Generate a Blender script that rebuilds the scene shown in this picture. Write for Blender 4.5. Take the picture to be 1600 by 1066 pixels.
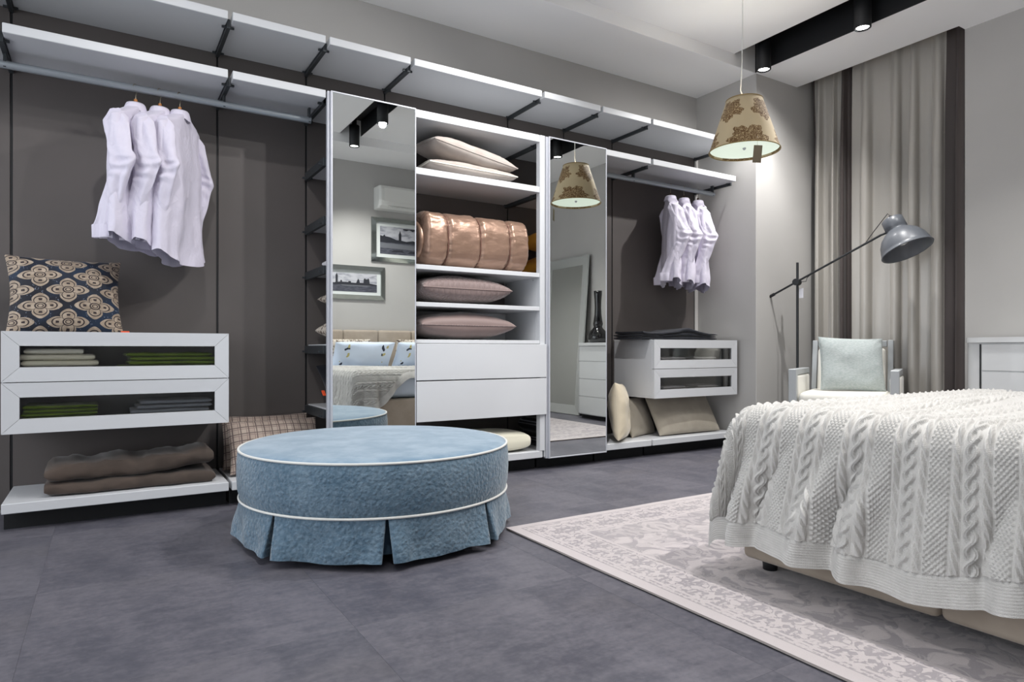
import bpy, math, random
import numpy as np
from mathutils import Vector, Matrix, noise
random.seed(7)
PI = math.pi
for o in list(bpy.data.objects):
    bpy.data.objects.remove(o, do_unlink=True)
SC = bpy.context.scene
COL = SC.collection

# ------------------------------------------------------------------ camera
CAM_H = 0.85
cam = bpy.data.cameras.new('camera')
cam.sensor_width = 36.0
cam.lens = 1021.0 / 1600.0 * 36.0
cam.shift_y = 13.0 / 1600.0
cam.clip_start = 0.02
camo = bpy.data.objects.new('camera', cam)
camo.location = (0, 0, CAM_H)
camo.rotation_euler = (math.radians(90), 0, -math.atan(637 / 1021))
COL.objects.link(camo)
SC.camera = camo

# ------------------------------------------------------------------ world, exposure
W_ = bpy.data.worlds.new('world')
SC.world = W_
W_.use_nodes = True
W_.node_tree.nodes['Background'].inputs[0].default_value = (0.90, 0.94, 1.0, 1)
W_.node_tree.nodes['Background'].inputs[1].default_value = 1.5
SC.view_settings.view_transform = 'Standard'
SC.view_settings.look = 'None'
SC.view_settings.gamma = 1.0
SC.view_settings.use_curve_mapping = False
SC.view_settings.exposure = 0.75
SPOT_W = 72.0          # wattage of one ceiling spot
PENDANT_W = 8.0

# ------------------------------------------------------------------ room numbers (metres)
XL, XR = -2.6, 5.36          # left end, right wall
YF, YB = -0.45, 4.28         # headboard wall, wardrobe wall
YW = 3.78                    # front plane of the wardrobe
YP = 4.26                    # face of the wall panels
BAYS = [-1.41, -0.41, 0.575, 1.10, 1.63, 2.62, 3.15, 3.66, 4.66]

# ------------------------------------------------------------------ helpers
def lin(c):
    c = c / 255.0
    return c / 12.92 if c <= 0.04045 else ((c + 0.055) / 1.055) ** 2.4
def rgb(r, g, b):
    return (lin(r), lin(g), lin(b), 1.0)

class MB:
    """collects geometry for one mesh"""
    def __init__(s):
        s.v = []; s.f = []; s.sm = []
    def add(s, vs, fs, smooth=False):
        b = len(s.v)
        s.v.extend([tuple(p) for p in vs])
        for f in fs:
            s.f.append([i + b for i in f]); s.sm.append(smooth)
        return s
    def box(s, lo, hi, c=0.002):
        lo = list(lo); hi = list(hi)
        c = min(c, *[(hi[i] - lo[i]) * 0.45 for i in range(3)])
        if c <= 0:
            vs = [(x, y, z) for x in (lo[0], hi[0]) for y in (lo[1], hi[1]) for z in (lo[2], hi[2])]
            return s.add(vs, [(0, 1, 3, 2), (4, 6, 7, 5), (0, 4, 5, 1), (2, 3, 7, 6), (0, 2, 6, 4), (1, 5, 7, 3)])
        vs = []; idx = {}
        for i in (0, 1):
            for j in (0, 1):
                for k in (0, 1):
                    for ax in range(3):
                        p = [(lo, hi)[i][0], (lo, hi)[j][1], (lo, hi)[k][2]]
                        for a2 in range(3):
                            if a2 != ax:
                                p[a2] += c if (i, j, k)[a2] == 0 else -c
                        idx[(i, j, k, ax)] = len(vs); vs.append(tuple(p))
        fs = []
        for ax in range(3):
            o = [a for a in range(3) if a != ax]
            for sd in (0, 1):
                q = []
                for u, w in ((0, 0), (1, 0), (1, 1), (0, 1)):
                    t = [0, 0, 0]; t[ax] = sd; t[o[0]] = u; t[o[1]] = w
                    q.append(idx[(*t, ax)])
                flip = (sd == 0) != (ax == 1)
                fs.append(q[::-1] if flip else q)
        for ax in range(3):          # edges along ax
            o = [a for a in range(3) if a != ax]
            for u in (0, 1):
                for w in (0, 1):
                    t0 = [0, 0, 0]; t0[o[0]] = u; t0[o[1]] = w
                    t1 = list(t0); t1[ax] = 1
                    q = [idx[(*t0, o[0])], idx[(*t1, o[0])], idx[(*t1, o[1])], idx[(*t0, o[1])]]
                    fs.append(q)
        for i in (0, 1):
            for j in (0, 1):
                for k in (0, 1):
                    fs.append([idx[(i, j, k, a)] for a in range(3)])
        return s.add(vs, fs)
    def obox(s, M, half, c=0.002):
        """box centred at the matrix M"""
        t = MB().box([-h for h in half], half, c)
        return s.add([M @ Vector(p) for p in t.v], t.f)
    def bar(s, p0, p1, w, h, c=0.001, up=(0, 0, 1)):
        """square bar from p0 to p1"""
        p0 = Vector(p0); p1 = Vector(p1); d = p1 - p0; L = d.length; d.normalize()
        u = Vector(up)
        if abs(d.dot(u)) > 0.98: u = Vector((0, 1, 0))
        a = d.cross(u).normalized(); b = a.cross(d)
        M = Matrix((( d.x, a.x, b.x, (p0.x + p1.x) / 2), (d.y, a.y, b.y, (p0.y + p1.y) / 2),
                    (d.z, a.z, b.z, (p0.z + p1.z) / 2), (0, 0, 0, 1)))
        return s.obox(M, (L / 2, w / 2, h / 2), c)
    def grid(s, P, closed_u=False, closed_v=False, smooth=True):
        """P[i][j] points"""
        n = len(P); m = len(P[0])
        vs = [p for row in P for p in row]
        fs = []
        for i in range(n if closed_u else n - 1):
            for j in range(m if closed_v else m - 1):
                i2 = (i + 1) % n; j2 = (j + 1) % m
                fs.append((i * m + j, i2 * m + j, i2 * m + j2, i * m + j2))
        return s.add(vs, fs, smooth)
    def tube(s, pts, r, n=8, cap=True, flat=1.0, smooth=True):
        pts = [Vector(p) for p in pts]
        if not hasattr(r, '__len__'): r = [r] * len(pts)
        prev = None; rows = []
        for i, p in enumerate(pts):
            d = (pts[min(i + 1, len(pts) - 1)] - pts[max(i - 1, 0)]).normalized()
            if prev is None:
                u = Vector((0, 0, 1)) if abs(d.z) < 0.9 else Vector((1, 0, 0))
                a = d.cross(u).normalized()
            else:
                a = (prev - d * prev.dot(d)).normalized()
            prev = a; b = d.cross(a)
            rows.append([p + (a * math.cos(t * 2 * PI / n) + b * math.sin(t * 2 * PI / n) * flat) * r[i] for t in range(n)])
        s.grid(rows, closed_v=True, smooth=smooth)
        if cap:
            s.add(rows[0], [list(range(n))]); s.add(rows[-1], [list(range(n))[::-1]])
        return s
    def lathe(s, prof, n=32, c=(0, 0, 0), smooth=True, cap=False):
        """prof: (r,z) list, about z"""
        rows = [[(c[0] + r * math.cos(t * 2 * PI / n), c[1] + r * math.sin(t * 2 * PI / n), c[2] + z) for t in range(n)] for r, z in prof]
        s.grid(rows, closed_v=True, smooth=smooth)
        if cap:
            s.add(rows[0], [list(range(n))]); s.add(rows[-1], [list(range(n))])
        return s
    def xf(s, M):
        s.v = [tuple(M @ Vector(p)) for p in s.v]; return s
    def build(s, name, mat, parent=None, local=False, autosmooth=False):
        me = bpy.data.meshes.new(name)
        off = Vector((0, 0, 0))
        if parent is not None and not local:
            off = -world_loc(parent)
        me.from_pydata([(p[0] + off.x, p[1] + off.y, p[2] + off.z) for p in s.v], [], s.f)
        me.polygons.foreach_set('use_smooth', s.sm)
        import bmesh
        bm = bmesh.new(); bm.from_mesh(me)
        bmesh.ops.recalc_face_normals(bm, faces=bm.faces); bm.to_mesh(me); bm.free()
        me.update()
        if mat is not None: me.materials.append(mat)
        o = bpy.data.objects.new(name, me)
        COL.objects.link(o)
        if parent is not None: o.parent = parent
        return o

def world_loc(o):
    v = Vector((0, 0, 0))
    while o is not None:
        v += o.location; o = o.parent
    return v
def tag(o, label, cat, group=None):
    o['label'] = label; o['category'] = cat
    if group: o['group'] = group
    return o
def thing(name, label, cat, loc=(0, 0, 0), rotz=0.0, group=None):
    o = bpy.data.objects.new(name, None)
    o.empty_display_size = 0.1
    o.location = loc; o.rotation_euler = (0, 0, rotz)
    COL.objects.link(o)
    return tag(o, label, cat, group)
def struct(o):
    o['kind'] = 'structure'; return o
def place(o, loc, rot=(0, 0, 0)):
    o.location = loc; o.rotation_euler = rot; return o
def copy_tree(o, parent=None):
    c = o.copy(); COL.objects.link(c); c.parent = parent
    for ch in list(o.children): copy_tree(ch, c)
    return c
def fbm(x, y, z, o=3):
    return noise.fractal(Vector((x, y, z)), 1.0, 2.0, o, noise_basis='PERLIN_ORIGINAL')
def sst(a, b, x):
    t = min(1, max(0, (x - a) / (b - a))); return t * t * (3 - 2 * t)

# ------------------------------------------------------------------ shader expressions
class E:
    def __init__(s, nt, v): s.nt = nt; s.v = v
    def _m(s, op, *a, clamp=False):
        n = s.nt.nodes.new('ShaderNodeMath'); n.operation = op; n.use_clamp = clamp
        for i, q in enumerate((s,) + a):
            q = q.v if isinstance(q, E) else q
            if isinstance(q, (int, float)): n.inputs[i].default_value = q
            else: s.nt.links.new(q, n.inputs[i])
        return E(s.nt, n.outputs[0])
    def __add__(s, o): return s._m('ADD', o)
    __radd__ = __add__
    def __mul__(s, o): return s._m('MULTIPLY', o)
    __rmul__ = __mul__
    def __sub__(s, o): return s._m('SUBTRACT', o)
    def __rsub__(s, o): return (s * -1) + o
    def __truediv__(s, o): return s._m('DIVIDE', o)
    def sin(s): return s._m('SINE')
    def cos(s): return s._m('COSINE')
    def abs(s): return s._m('ABSOLUTE')
    def fract(s): return s._m('FRACT')
    def floor(s): return s._m('FLOOR')
    def sqrt(s): return s._m('SQRT')
    def pow(s, p): return s._m('POWER', p)
    def atan2(s, o): return s._m('ARCTAN2', o)
    def min(s, o): return s._m('MINIMUM', o)
    def max(s, o): return s._m('MAXIMUM', o)
    def lt(s, o): return s._m('LESS_THAN', o)
    def gt(s, o): return s._m('GREATER_THAN', o)
    def clamp(s): return s._m('ADD', 0.0, clamp=True)
    def step(s, a, b):
        n = s.nt.nodes.new('ShaderNodeMapRange'); n.interpolation_type = 'SMOOTHSTEP'
        s.nt.links.new(s.v, n.inputs[0]); n.inputs[1].default_value = a; n.inputs[2].default_value = b
        return E(s.nt, n.outputs[0])

class Mat:
    def __init__(s, name, base, rough=0.5, metal=0.0, spec=0.5, sheen=0.0, coat=0.0, sheen_rough=0.4):
        s.m = bpy.data.materials.new(name); s.m.use_nodes = True
        s.nt = s.m.node_tree; s.b = s.nt.nodes['Principled BSDF']
        s.base = base
        s.set('Base Color', base); s.set('Roughness', rough); s.set('Metallic', metal)
        s.set('Specular IOR Level', spec)
        if sheen: s.set('Sheen Weight', sheen); s.set('Sheen Roughness', sheen_rough)
        if coat: s.set('Coat Weight', coat); s.set('Coat Roughness', 0.08)
    def set(s, k, v):
        if isinstance(v, E): s.nt.links.new(v.v, s.b.inputs[k])
        elif hasattr(v, 'is_linked') or isinstance(v, bpy.types.NodeSocket): s.nt.links.new(v, s.b.inputs[k])
        else: s.b.inputs[k].default_value = v
        return s
    def coord(s, kind='Object'):
        if not hasattr(s, '_tc'): s._tc = s.nt.nodes.new('ShaderNodeTexCoord')
        return s._tc.outputs[kind]
    def xyz(s, kind='Object'):
        n = s.nt.nodes.new('ShaderNodeSeparateXYZ'); s.nt.links.new(s.coord(kind), n.inputs[0])
        return [E(s.nt, o) for o in n.outputs]
    def vec(s, x, y, z=0.0):
        n = s.nt.nodes.new('ShaderNodeCombineXYZ')
        for i, q in enumerate((x, y, z)):
            if isinstance(q, E): s.nt.links.new(q.v, n.inputs[i])
            else: n.inputs[i].default_value = q
        return n.outputs[0]
    def noise(s, scale, detail=3, vec=None, rough=0.5, dist=0.0, stretch=None):
        n = s.nt.nodes.new('ShaderNodeTexNoise'); n.inputs['Scale'].default_value = scale
        n.inputs['Detail'].default_value = detail; n.inputs['Roughness'].default_value = rough
        n.inputs['Distortion'].default_value = dist
        v = vec if vec is not None else s.coord()
        if stretch:
            mp = s.nt.nodes.new('ShaderNodeMapping'); mp.inputs['Scale'].default_value = stretch
            s.nt.links.new(v, mp.inputs[0]); v = mp.outputs[0]
        s.nt.links.new(v, n.inputs['Vector'])
        return E(s.nt, n.outputs[0])
    def voro(s, scale, vec=None, feature='F1'):
        n = s.nt.nodes.new('ShaderNodeTexVoronoi'); n.inputs['Scale'].default_value = scale; n.feature = feature
        s.nt.links.new(vec if vec is not None else s.coord(), n.inputs['Vector'])
        return E(s.nt, n.outputs[0])
    def mix(s, f, a, b):
        n = s.nt.nodes.new('ShaderNodeMix'); n.data_type = 'RGBA'
        def put(i, q):
            if isinstance(q, E): s.nt.links.new(q.v, n.inputs[i])
            elif isinstance(q, bpy.types.NodeSocket): s.nt.links.new(q, n.inputs[i])
            else: n.inputs[i].default_value = q
        put(0, f); put(6, a); put(7, b)
        return n.outputs[2]
    def bump(s, h, dist=0.001, strength=1.0):
        n = s.nt.nodes.new('ShaderNodeBump'); n.inputs['Distance'].default_value = dist
        n.inputs['Strength'].default_value = strength
        s.nt.links.new(h.v, n.inputs['Height']); s.nt.links.new(n.outputs[0], s.b.inputs['Normal'])
        return s
    def vary(s, other, scale=4, lo=0.3, hi=0.7, detail=3, stretch=None):
        s.set('Base Color', s.mix(s.noise(scale, detail, stretch=stretch).step(lo, hi), s.base, other))
        return s

def simple(name, c, rough=0.5, **k):
    return Mat(name, c, rough, **k).m
def fabric(name, c, c2=None, rough=0.85, weave=600, bump=0.0006, sheen=0.2, wr=0):
    m = Mat(name, c, rough, sheen=sheen, spec=0.3)
    if c2: m.vary(c2, 9, 0.35, 0.65)
    x, y, z = m.xyz()
    h = (m.noise(weave * 0.5, 2) * 0.7)
    if wr: h = h + m.noise(wr, 3) * 4.0
    m.bump(h, bump, 0.6)
    return m.m

M = {}
M['white'] = Mat('white_lacquer', rgb(203, 205, 208), 0.38).m
M['white_gloss'] = Mat('white_gloss_lacquer', rgb(205, 207, 207), 0.16, coat=0.4).m
M['alu'] = Mat('brushed_aluminium', rgb(190, 192, 199), 0.38, metal=0.2).m
M['rail'] = Mat('satin_rail', rgb(165, 172, 178), 0.35, metal=0.45).m
M['bracket'] = Mat('graphite_bracket', rgb(62, 66, 69), 0.45, metal=0.4).m
M['black'] = Mat('matt_black', rgb(22, 23, 26), 0.55).m
M['black_gloss'] = Mat('black_glass', rgb(6, 6, 8), 0.05, coat=0.5).m
M['mirror'] = Mat('mirror_silver', (0.80, 0.825, 0.81, 1), 0.0, metal=1.0).m
M['plinth'] = Mat('plinth_black', rgb(14, 15, 18), 0.7).m
m = Mat('taupe_panel', rgb(91, 85, 83), 0.55); m.vary(rgb(86, 81, 79), 2.0); M['panel'] = m.m
m = Mat('wall_plaster', rgb(182, 180, 177), 0.85); m.vary(rgb(178, 176, 173), 1.5); m.bump(m.noise(180, 3), 0.0006, 0.3); M['wall'] = m.m
m = Mat('ceiling_paint', rgb(246, 246, 246), 0.9); m.bump(m.noise(150, 2), 0.0004, 0.2); M['ceil'] = m.m
# slate-look vinyl floor
m = Mat('slate_floor', rgb(104, 103, 110), 0.42, spec=0.4)
n1 = m.noise(2.2, 5, rough=0.65, stretch=(1, 0.45, 1)); n2 = m.noise(16, 6, rough=0.7, stretch=(0.6, 1.6, 1)); n3 = m.noise(60, 4)
f = (n1 * 0.5 + n2 * 0.35 + n3 * 0.15).step(0.38, 0.62)
c1 = m.mix(f, rgb(74, 74, 83), rgb(104, 102, 109))
warm = m.mix(m.noise(1.3, 3).step(0.5, 0.75) * 0.5, c1, rgb(98, 94, 95))
m.set('Base Color', warm); m.set('Roughness', (n2 * 0.2 + 0.36))
m.bump(n2 + n3 * 0.5, 0.0012, 0.35); M['floor'] = m.m
def glass_mat():
    m = bpy.data.materials.new('smoked_glass'); m.use_nodes = True; nt = m.node_tree
    nt.nodes.remove(nt.nodes['Principled BSDF'])
    t = nt.nodes.new('ShaderNodeBsdfTransparent'); t.inputs[0].default_value = (0.95, 0.95, 0.945, 1)
    g = nt.nodes.new('ShaderNodeBsdfGlossy'); g.inputs['Roughness'].default_value = 0.02
    fr = nt.nodes.new('ShaderNodeFresnel'); fr.inputs[0].default_value = 1.3
    mx = nt.nodes.new('ShaderNodeMixShader')
    nt.links.new(fr.outputs[0], mx.inputs[0]); nt.links.new(t.outputs[0], mx.inputs[1]); nt.links.new(g.outputs[0], mx.inputs[2])
    nt.links.new(mx.outputs[0], nt.nodes['Material Output'].inputs[0])
    return m
M['glass'] = glass_mat()
def emit(name, c, s):
    m = bpy.data.materials.new(name); m.use_nodes = True; nt = m.node_tree
    b = nt.nodes['Principled BSDF']; b.inputs['Base Color'].default_value = (0, 0, 0, 1)
    b.inputs['Emission Color'].default_value = c; b.inputs['Emission Strength'].default_value = s
    return m
M['lens'] = emit('lit_lens', (1.0, 0.97, 0.93, 1), 12.0)

def B(name, lo, hi, mat, parent=None, c=0.002):
    return MB().box(lo, hi, c).build(name, M[mat] if isinstance(mat, str) else mat, parent)

# ------------------------------------------------------------------ structure
fl = B('floor', (XL - 0.1, YF - 0.1, -0.12), (5.75, YB + 0.1, -0.012), 'plinth', c=0); struct(fl)
# square slabs with hairline joints
TS = 0.85
tm = MB().box((0.00015, 0.00015, 0), (TS - 0.00015, TS - 0.00015, 0.012), 0.0003)
tile0 = None; xs = -2.75
i = 0
while xs < 5.75:
    ys = -0.6
    while ys < YB:
        if tile0 is None:
            tile0 = tm.build('floor_slab', M['floor'], fl, local=True); t = tile0
        else:
            t = tile0.copy(); COL.objects.link(t)
        t.location = (xs, ys, -0.012)
        ys += TS
    xs += TS
wb = struct(B('wall_back', (XL, YB, 0), (4.71, YB + 0.12, 3.5), 'wall', c=0))
for k in range(len(BAYS) - 1):
    x0, x1 = BAYS[k] + 0.006, BAYS[k + 1] - 0.006
    B('panel', (x0, YP, 0.02), (x1, YB - 0.001, 2.665), 'panel', wb, 0.0015)
B('panel', (BAYS[-1] + 0.006, YP, 0.02), (4.708, YB - 0.001, 2.665), M['wall'], wb, 0.0015)
for x in BAYS:
    B('upright_track', (x - 0.006, YP + 0.006, 0.02), (x + 0.006, YB - 0.001, 2.665), 'black', wb, 0.0)
struct(B('wall_side', (4.71, 3.62, 0), (5.75, YB + 0.12, 3.5), 'wall', c=0.004))
struct(B('wall_right', (XR, YF, 0), (5.75, 2.31, 3.5), 'wall', c=0.0))
struct(B('wall_front', (XL, YF - 0.12, 0), (5.75, YF, 3.5), 'wall', c=0.0))
# window niche behind the curtains
wn = struct(MB().box((5.62, 2.31, 0), (5.75, 3.62, 0.5), 0).box((5.62, 2.31, 2.75), (5.75, 3.62, 3.5), 0)
            .box((5.62, 2.31, 0.5), (5.75, 2.42, 2.75), 0).box((5.62, 3.52, 0.5), (5.75, 3.62, 2.75), 0).build('wall_window', M['wall']))
w1 = struct(MB().box((5.64, 2.42, 0.5), (5.70, 2.48, 2.75)).box((5.64, 3.46, 0.5), (5.70, 3.52, 2.75))
            .box((5.64, 2.48, 0.5), (5.70, 3.46, 0.56)).box((5.64, 2.48, 2.69), (5.70, 3.46, 2.75)).box((5.645, 2.945, 0.56), (5.695, 2.995, 2.69)).build('window_1', M['white']))
mw = Mat('night_glass', rgb(28, 52, 70), 0.05, spec=0.6).m
B('pane', (5.665, 2.48, 0.56), (5.675, 2.945, 2.69), mw, w1, 0); B('pane', (5.665, 2.995, 0.56), (5.675, 3.46, 2.69), mw, w1, 0)
# ceilings: wardrobe soffit, raised field with two channels and an added unseen third, strip over the window side, soffit over the bed head
ZS, ZU = 3.2, 3.3
struct(B('ceiling_soffit_wardrobe', (XL, 3.62, ZS), (4.71, YB, 3.5), 'ceil', c=0.003))
struct(B('ceiling_soffit_bed', (XL, YF, ZS), (4.70, 0.22, 3.5), 'ceil', c=0.003))
struct(MB().box((XL, 0.22, ZU), (0.06, 3.62, 3.5), 0).box((0.31, 0.22, ZU), (2.26, 3.62, 3.5), 0).box((2.51, 0.22, ZU), (4.43, 3.62, 3.5), 0).build('ceiling', M['ceil']))
struct(MB().box((4.70, YF, ZS), (5.27, 3.62, 3.5), 0).box((5.27, YF, ZS), (5.36, 2.31, 3.5), 0).build('ceiling_window_strip', M['ceil']))
struct(B('ceiling_slab', (XL - 0.1, YF - 0.12, 3.5), (5.75, YB + 0.12, 3.6), 'ceil', c=0))
def channel(x0, x1, zr, zl, n):
    t = 0.006
    struct(MB().box((x0, 0.221, 3.48), (x1, 3.619, 3.499), 0).box((x0, 0.221, zl + 0.002), (x0 + t, 3.619, 3.48), 0)
           .box((x1 - t, 0.221, zr + 0.002), (x1, 3.619, 3.48), 0).build('ceiling_channel', M['black']))
channel(4.43, 4.70, ZS, ZU, 1); channel(2.26, 2.51, ZU, ZU, 2); channel(0.06, 0.31, ZU, ZU, 3)  # the last, near channel is unseen, added to carry extra light

# (the left side is left unwalled to let the world's ambient light in)

# ------------------------------------------------------------------ ceiling spots (each carries its own lamp)
def spot_proto():
    t = thing('ceiling_spot', 'x', 'spotlight', (0, 0, 3.13), group='black cylinder spots in the ceiling channels')
    MB().lathe([(0.0, 0.235), (0.054, 0.235), (0.0565, 0.232), (0.0565, 0.003), (0.054, 0.0), (0.047, 0.0), (0.044, 0.012), (0.0, 0.012)], 32).build('housing', M['black'], t, local=True)
    MB().lathe([(0.0, 0.010), (0.0435, 0.010), (0.0435, 0.0135), (0.0, 0.0135)], 24).build('lens', M['lens'], t, local=True)
    MB().box((-0.018, -0.03, 0.235), (0.018, 0.03, 0.315)).build('track_adapter', M['black'], t, local=True)
    return t
sp0 = None
def add_spot(x, y, label, tx, ty, tz, power=1.0, cone=95):
    global sp0
    if sp0 is None: sp0 = spot_proto(); t = sp0
    else: t = copy_tree(sp0)
    t.location = (x, y, 3.13); t['label'] = label
    ld = bpy.data.lights.new('spot_lamp', 'SPOT'); ld.energy = SPOT_W * power; ld.spot_size = math.radians(cone); ld.spot_blend = 0.75
    ld.shadow_soft_size = 0.035; ld.color = (1.0, 0.985, 0.975)
    lo = bpy.data.objects.new('spot_lamp', ld); COL.objects.link(lo)
    lo.location = (x, y, 3.125)
    lo.rotation_euler = (Vector((tx, ty, tz)) - lo.location).to_track_quat('-Z', 'Y').to_euler()
for y, lb, tg_, pw, cn in ((3.44, 'black cylinder ceiling spot nearest the hanging patterned pendant lamp', (4.60, 3.54, 0), 0.9, 80),
                   (2.62, 'black cylinder ceiling spot above the grey curtains, cut by the top of the picture', (4.15, 3.9, 1.1), 1.2, 120),
                   (1.80, 'black cylinder ceiling spot over the far side of the bed', (3.6, 1.9, 0), 1.0, 110),
                   (1.22, 'black cylinder ceiling spot seen behind the pendant in the right mirror door', (3.6, 0.9, 0), 1.0, 110)):
    add_spot(4.57, y, lb, *tg_, power=pw, cone=cn)
for y, lb, tg_, pw, cn in ((0.35, 'black cylinder ceiling spot seen lower left in the left mirror door', (2.9, 0.2, 0.4), 1.7, 110),
                   (1.23, 'black cylinder ceiling spot seen upper right in the left mirror door', (1.0, 2.9, 0.3), 1.0, 110),
                   (2.10, 'black cylinder ceiling spot in the middle channel over the rug corner', (0.7, 4.0, 1.2), 1.0, 100),
                   (2.95, 'black cylinder ceiling spot in the middle channel before the shelving', (2.3, 4.0, 1.2), 1.0, 100)):
    add_spot(2.385, y, lb, *tg_, power=pw, cone=cn)
for y, lb, tg_, pw, cn in ((0.75, 'added unseen ceiling spot in the near channel behind the photographer', (1.6, 0.9, 0.2), 0.45, 110),
                   (1.60, 'added unseen ceiling spot in the near channel over the open floor', (1.4, 2.0, 0.2), 0.45, 110),
                   (2.45, 'added unseen ceiling spot in the near channel before the near shirts', (0.5, 3.6, 0.9), 0.45, 105)):
    add_spot(0.185, y, lb, *tg_, power=pw, cone=cn)  # unseen near row of spots, added to brighten the room
for x in (4.57, 2.385, 0.185):
    tr = tag(B('light_track', (x - 0.02, 0.30, 3.445), (x + 0.02, 3.58, 3.478), 'black'),
             'black light track inside the ceiling channel ' + ('beside the curtains' if x > 4 else 'reflected in the left mirror door' if x > 1 else 'added above the open floor'), 'light track')

# ------------------------------------------------------------------ wardrobe: shelves, brackets, rails
G = 0.012
def bracket(mb, x, z, y0=YW + 0.06, y1=YP, pins=True):
    """arm under a shelf joint, z = underside of the board"""
    mb.box((x - 0.010, y0, z - 0.022), (x + 0.010, y1, z + 0.028), 0.001)
    if pins:
        for y in (y0 + 0.025, y1 - 0.03):
            mb.box((x - 0.032, y - 0.005, z - 0.014), (x + 0.032, y + 0.005, z - 0.003), 0.001)
def shelf(k, z1, th, label, group, name='wall_shelf', y0=YW, brackets=True, last=False, x0=None, x1=None):
    a = BAYS[k] + G if x0 is None else x0
    b = BAYS[k + 1] - G if x1 is None else x1
    t = thing(name, label, 'shelf', ((a + b) / 2, (y0 + YP) / 2, z1 - th), group=group)
    B('board', (a, y0, z1 - th), (b, YP - 0.002, z1), 'white', t, 0.0025)
    if brackets:
        mb = MB(); bracket(mb, BAYS[k], z1 - th); mb.build('bracket', M['bracket'], t)
        if last:
            mb = MB(); bracket(mb, BAYS[k + 1] - 0.004, z1 - th); mb.build('bracket', M['bracket'], t)
    return t
top_lab = ['white top shelf cut off by the left edge of the picture',
           'long white top shelf above the three shirts and the navy cushion',
           'short white top shelf above the plaid cushions, left of the mirror door',
           'short white top shelf directly above the left mirror door',
           'long white top shelf above the open shelving with the satin quilt',
           'short white top shelf directly above the right mirror door',
           'short white top shelf between right mirror door and the far shirts',
           'rightmost long white top shelf, partly behind the patterned pendant shade']
for k in range(8):
    shelf(k, 2.668, 0.045, top_lab[k], 'top row of white wardrobe shelves', last=(k == 7))
low_lab = {0: 'white lower shelf cut off by the left edge of the picture', 1: 'long white lower shelf carrying the rail with three shirts in front view',
           2: 'short white lower shelf touching the left mirror door', 6: 'short white lower shelf right of the right mirror door',
           7: 'white lower shelf end over the far shirts, nearest the pendant'}
for k in low_lab:
    shelf(k, 2.352, 0.045, low_lab[k], 'white shelves above the clothes rails', last=(k in (2, 7)))
def rail(x0, x1, hangers, label):
    t = thing('clothes_rail', label, 'clothes rail', ((x0 + x1) / 2, 4.0, 2.25), group='clothes rails under the lower shelves')
    mb = MB(); mb.tube([(x0, 4.0, 2.235), (x1, 4.0, 2.235)], 0.019, 16); mb.build('rod', M['rail'], t)
    for x in hangers:
        MB().box((x - 0.006, 3.985, 2.22), (x + 0.006, 4.015, 2.315), 0.001).build('support', M['bracket'], t)
rail(-1.40, 1.06, (-0.41, 0.575, 1.05), 'grey metal clothes rail with the three near white shirts')
rail(3.16, 4.62, (3.17, 3.66, 4.60), 'grey metal clothes rail with the three far white shirts')
# base platforms
base_lab = ['white base platform left of the picture edge', 'white base platform under the folded brown blankets', 'white base platform under the plaid cushions',
            'white base platform behind the left mirror door', 'white base platform below the two plain drawers, holding a cream pillow',
            'white base platform behind the right mirror door', 'white base platform under the upright satin cushion', 'white base platform under the beige cushions below the glass drawers']
for k in range(1, 8):
    a, b = BAYS[k] + 0.008, BAYS[k + 1] - 0.008
    t = thing('base_platform', base_lab[k], 'platform', ((a + b) / 2, 4.0, 0), group='white base platforms of the wardrobe')
    fr = YW if k not in (3, 5) else YW + 0.004
    B('board', (a, fr, 0.09), (b, YP - 0.002, 0.137), 'white', t, 0.0025)
    B('plinth', (a, YW + 0.10, 0.0), (b, YP - 0.002, 0.09), 'plinth', t, 0)
# shelves behind the mirror doors
for k, zs in ((3, (2.352, 1.985, 1.64, 1.35, 0.88, 0.50)), (5, (2.352, 1.985, 1.385, 0.93, 0.50))):
    side = 'left' if k == 3 else 'right'
    names = ['topmost', 'second', 'third', 'fourth', 'fifth', 'sixth']
    for q, z in enumerate(zs):
        shelf(k, z, 0.035, 'white shelf behind the %s mirror door, %s from the top' % (side, names[q]), 'shelves behind the mirror doors', y0=YW + 0.012)
# mirror doors
def mirror_door(x0, x1, label):
    t = thing('mirror_door', label, 'mirror', ((x0 + x1) / 2, YW, 0.08), group='tall mirror doors of the wardrobe')
    z0, z1, f, y0, y1 = 0.082, 2.348, 0.010, YW - 0.022, YW + 0.006
    MB().box((x0, y0, z0), (x0 + f, y1, z1), 0.001).build('frame_stile', M['alu'], t)
    MB().box((x1 - f * 0.6, y0, z0), (x1, y1, z1), 0.001).build('frame_stile', M['alu'], t)
    MB().box((x0 + f, y0, z0), (x1 - f * 0.6, y1, z0 + 0.008), 0.001).build('frame_rail', M['alu'], t)
    MB().box((x0 + f, y0, z1 - 0.008), (x1 - f * 0.6, y1, z1), 0.001).build('frame_rail', M['alu'], t)
    MB().box((x0 + f, y0 + 0.003, z0 + 0.008), (x1 - f * 0.6, y1 - 0.004, z1 - 0.008), 0).build('mirror_glass', M['mirror'], t)
    B('side_profile', (x0 - 0.016, y1 - 0.012, z0), (x0, YW + 0.022, z1), 'alu', t, 0.001)
mirror_door(1.112, 1.643, 'tall mirror door reflecting the bed and two framed pictures')
mirror_door(2.652, 3.178, 'tall mirror door reflecting the pendant lamp and the black vase')
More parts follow.
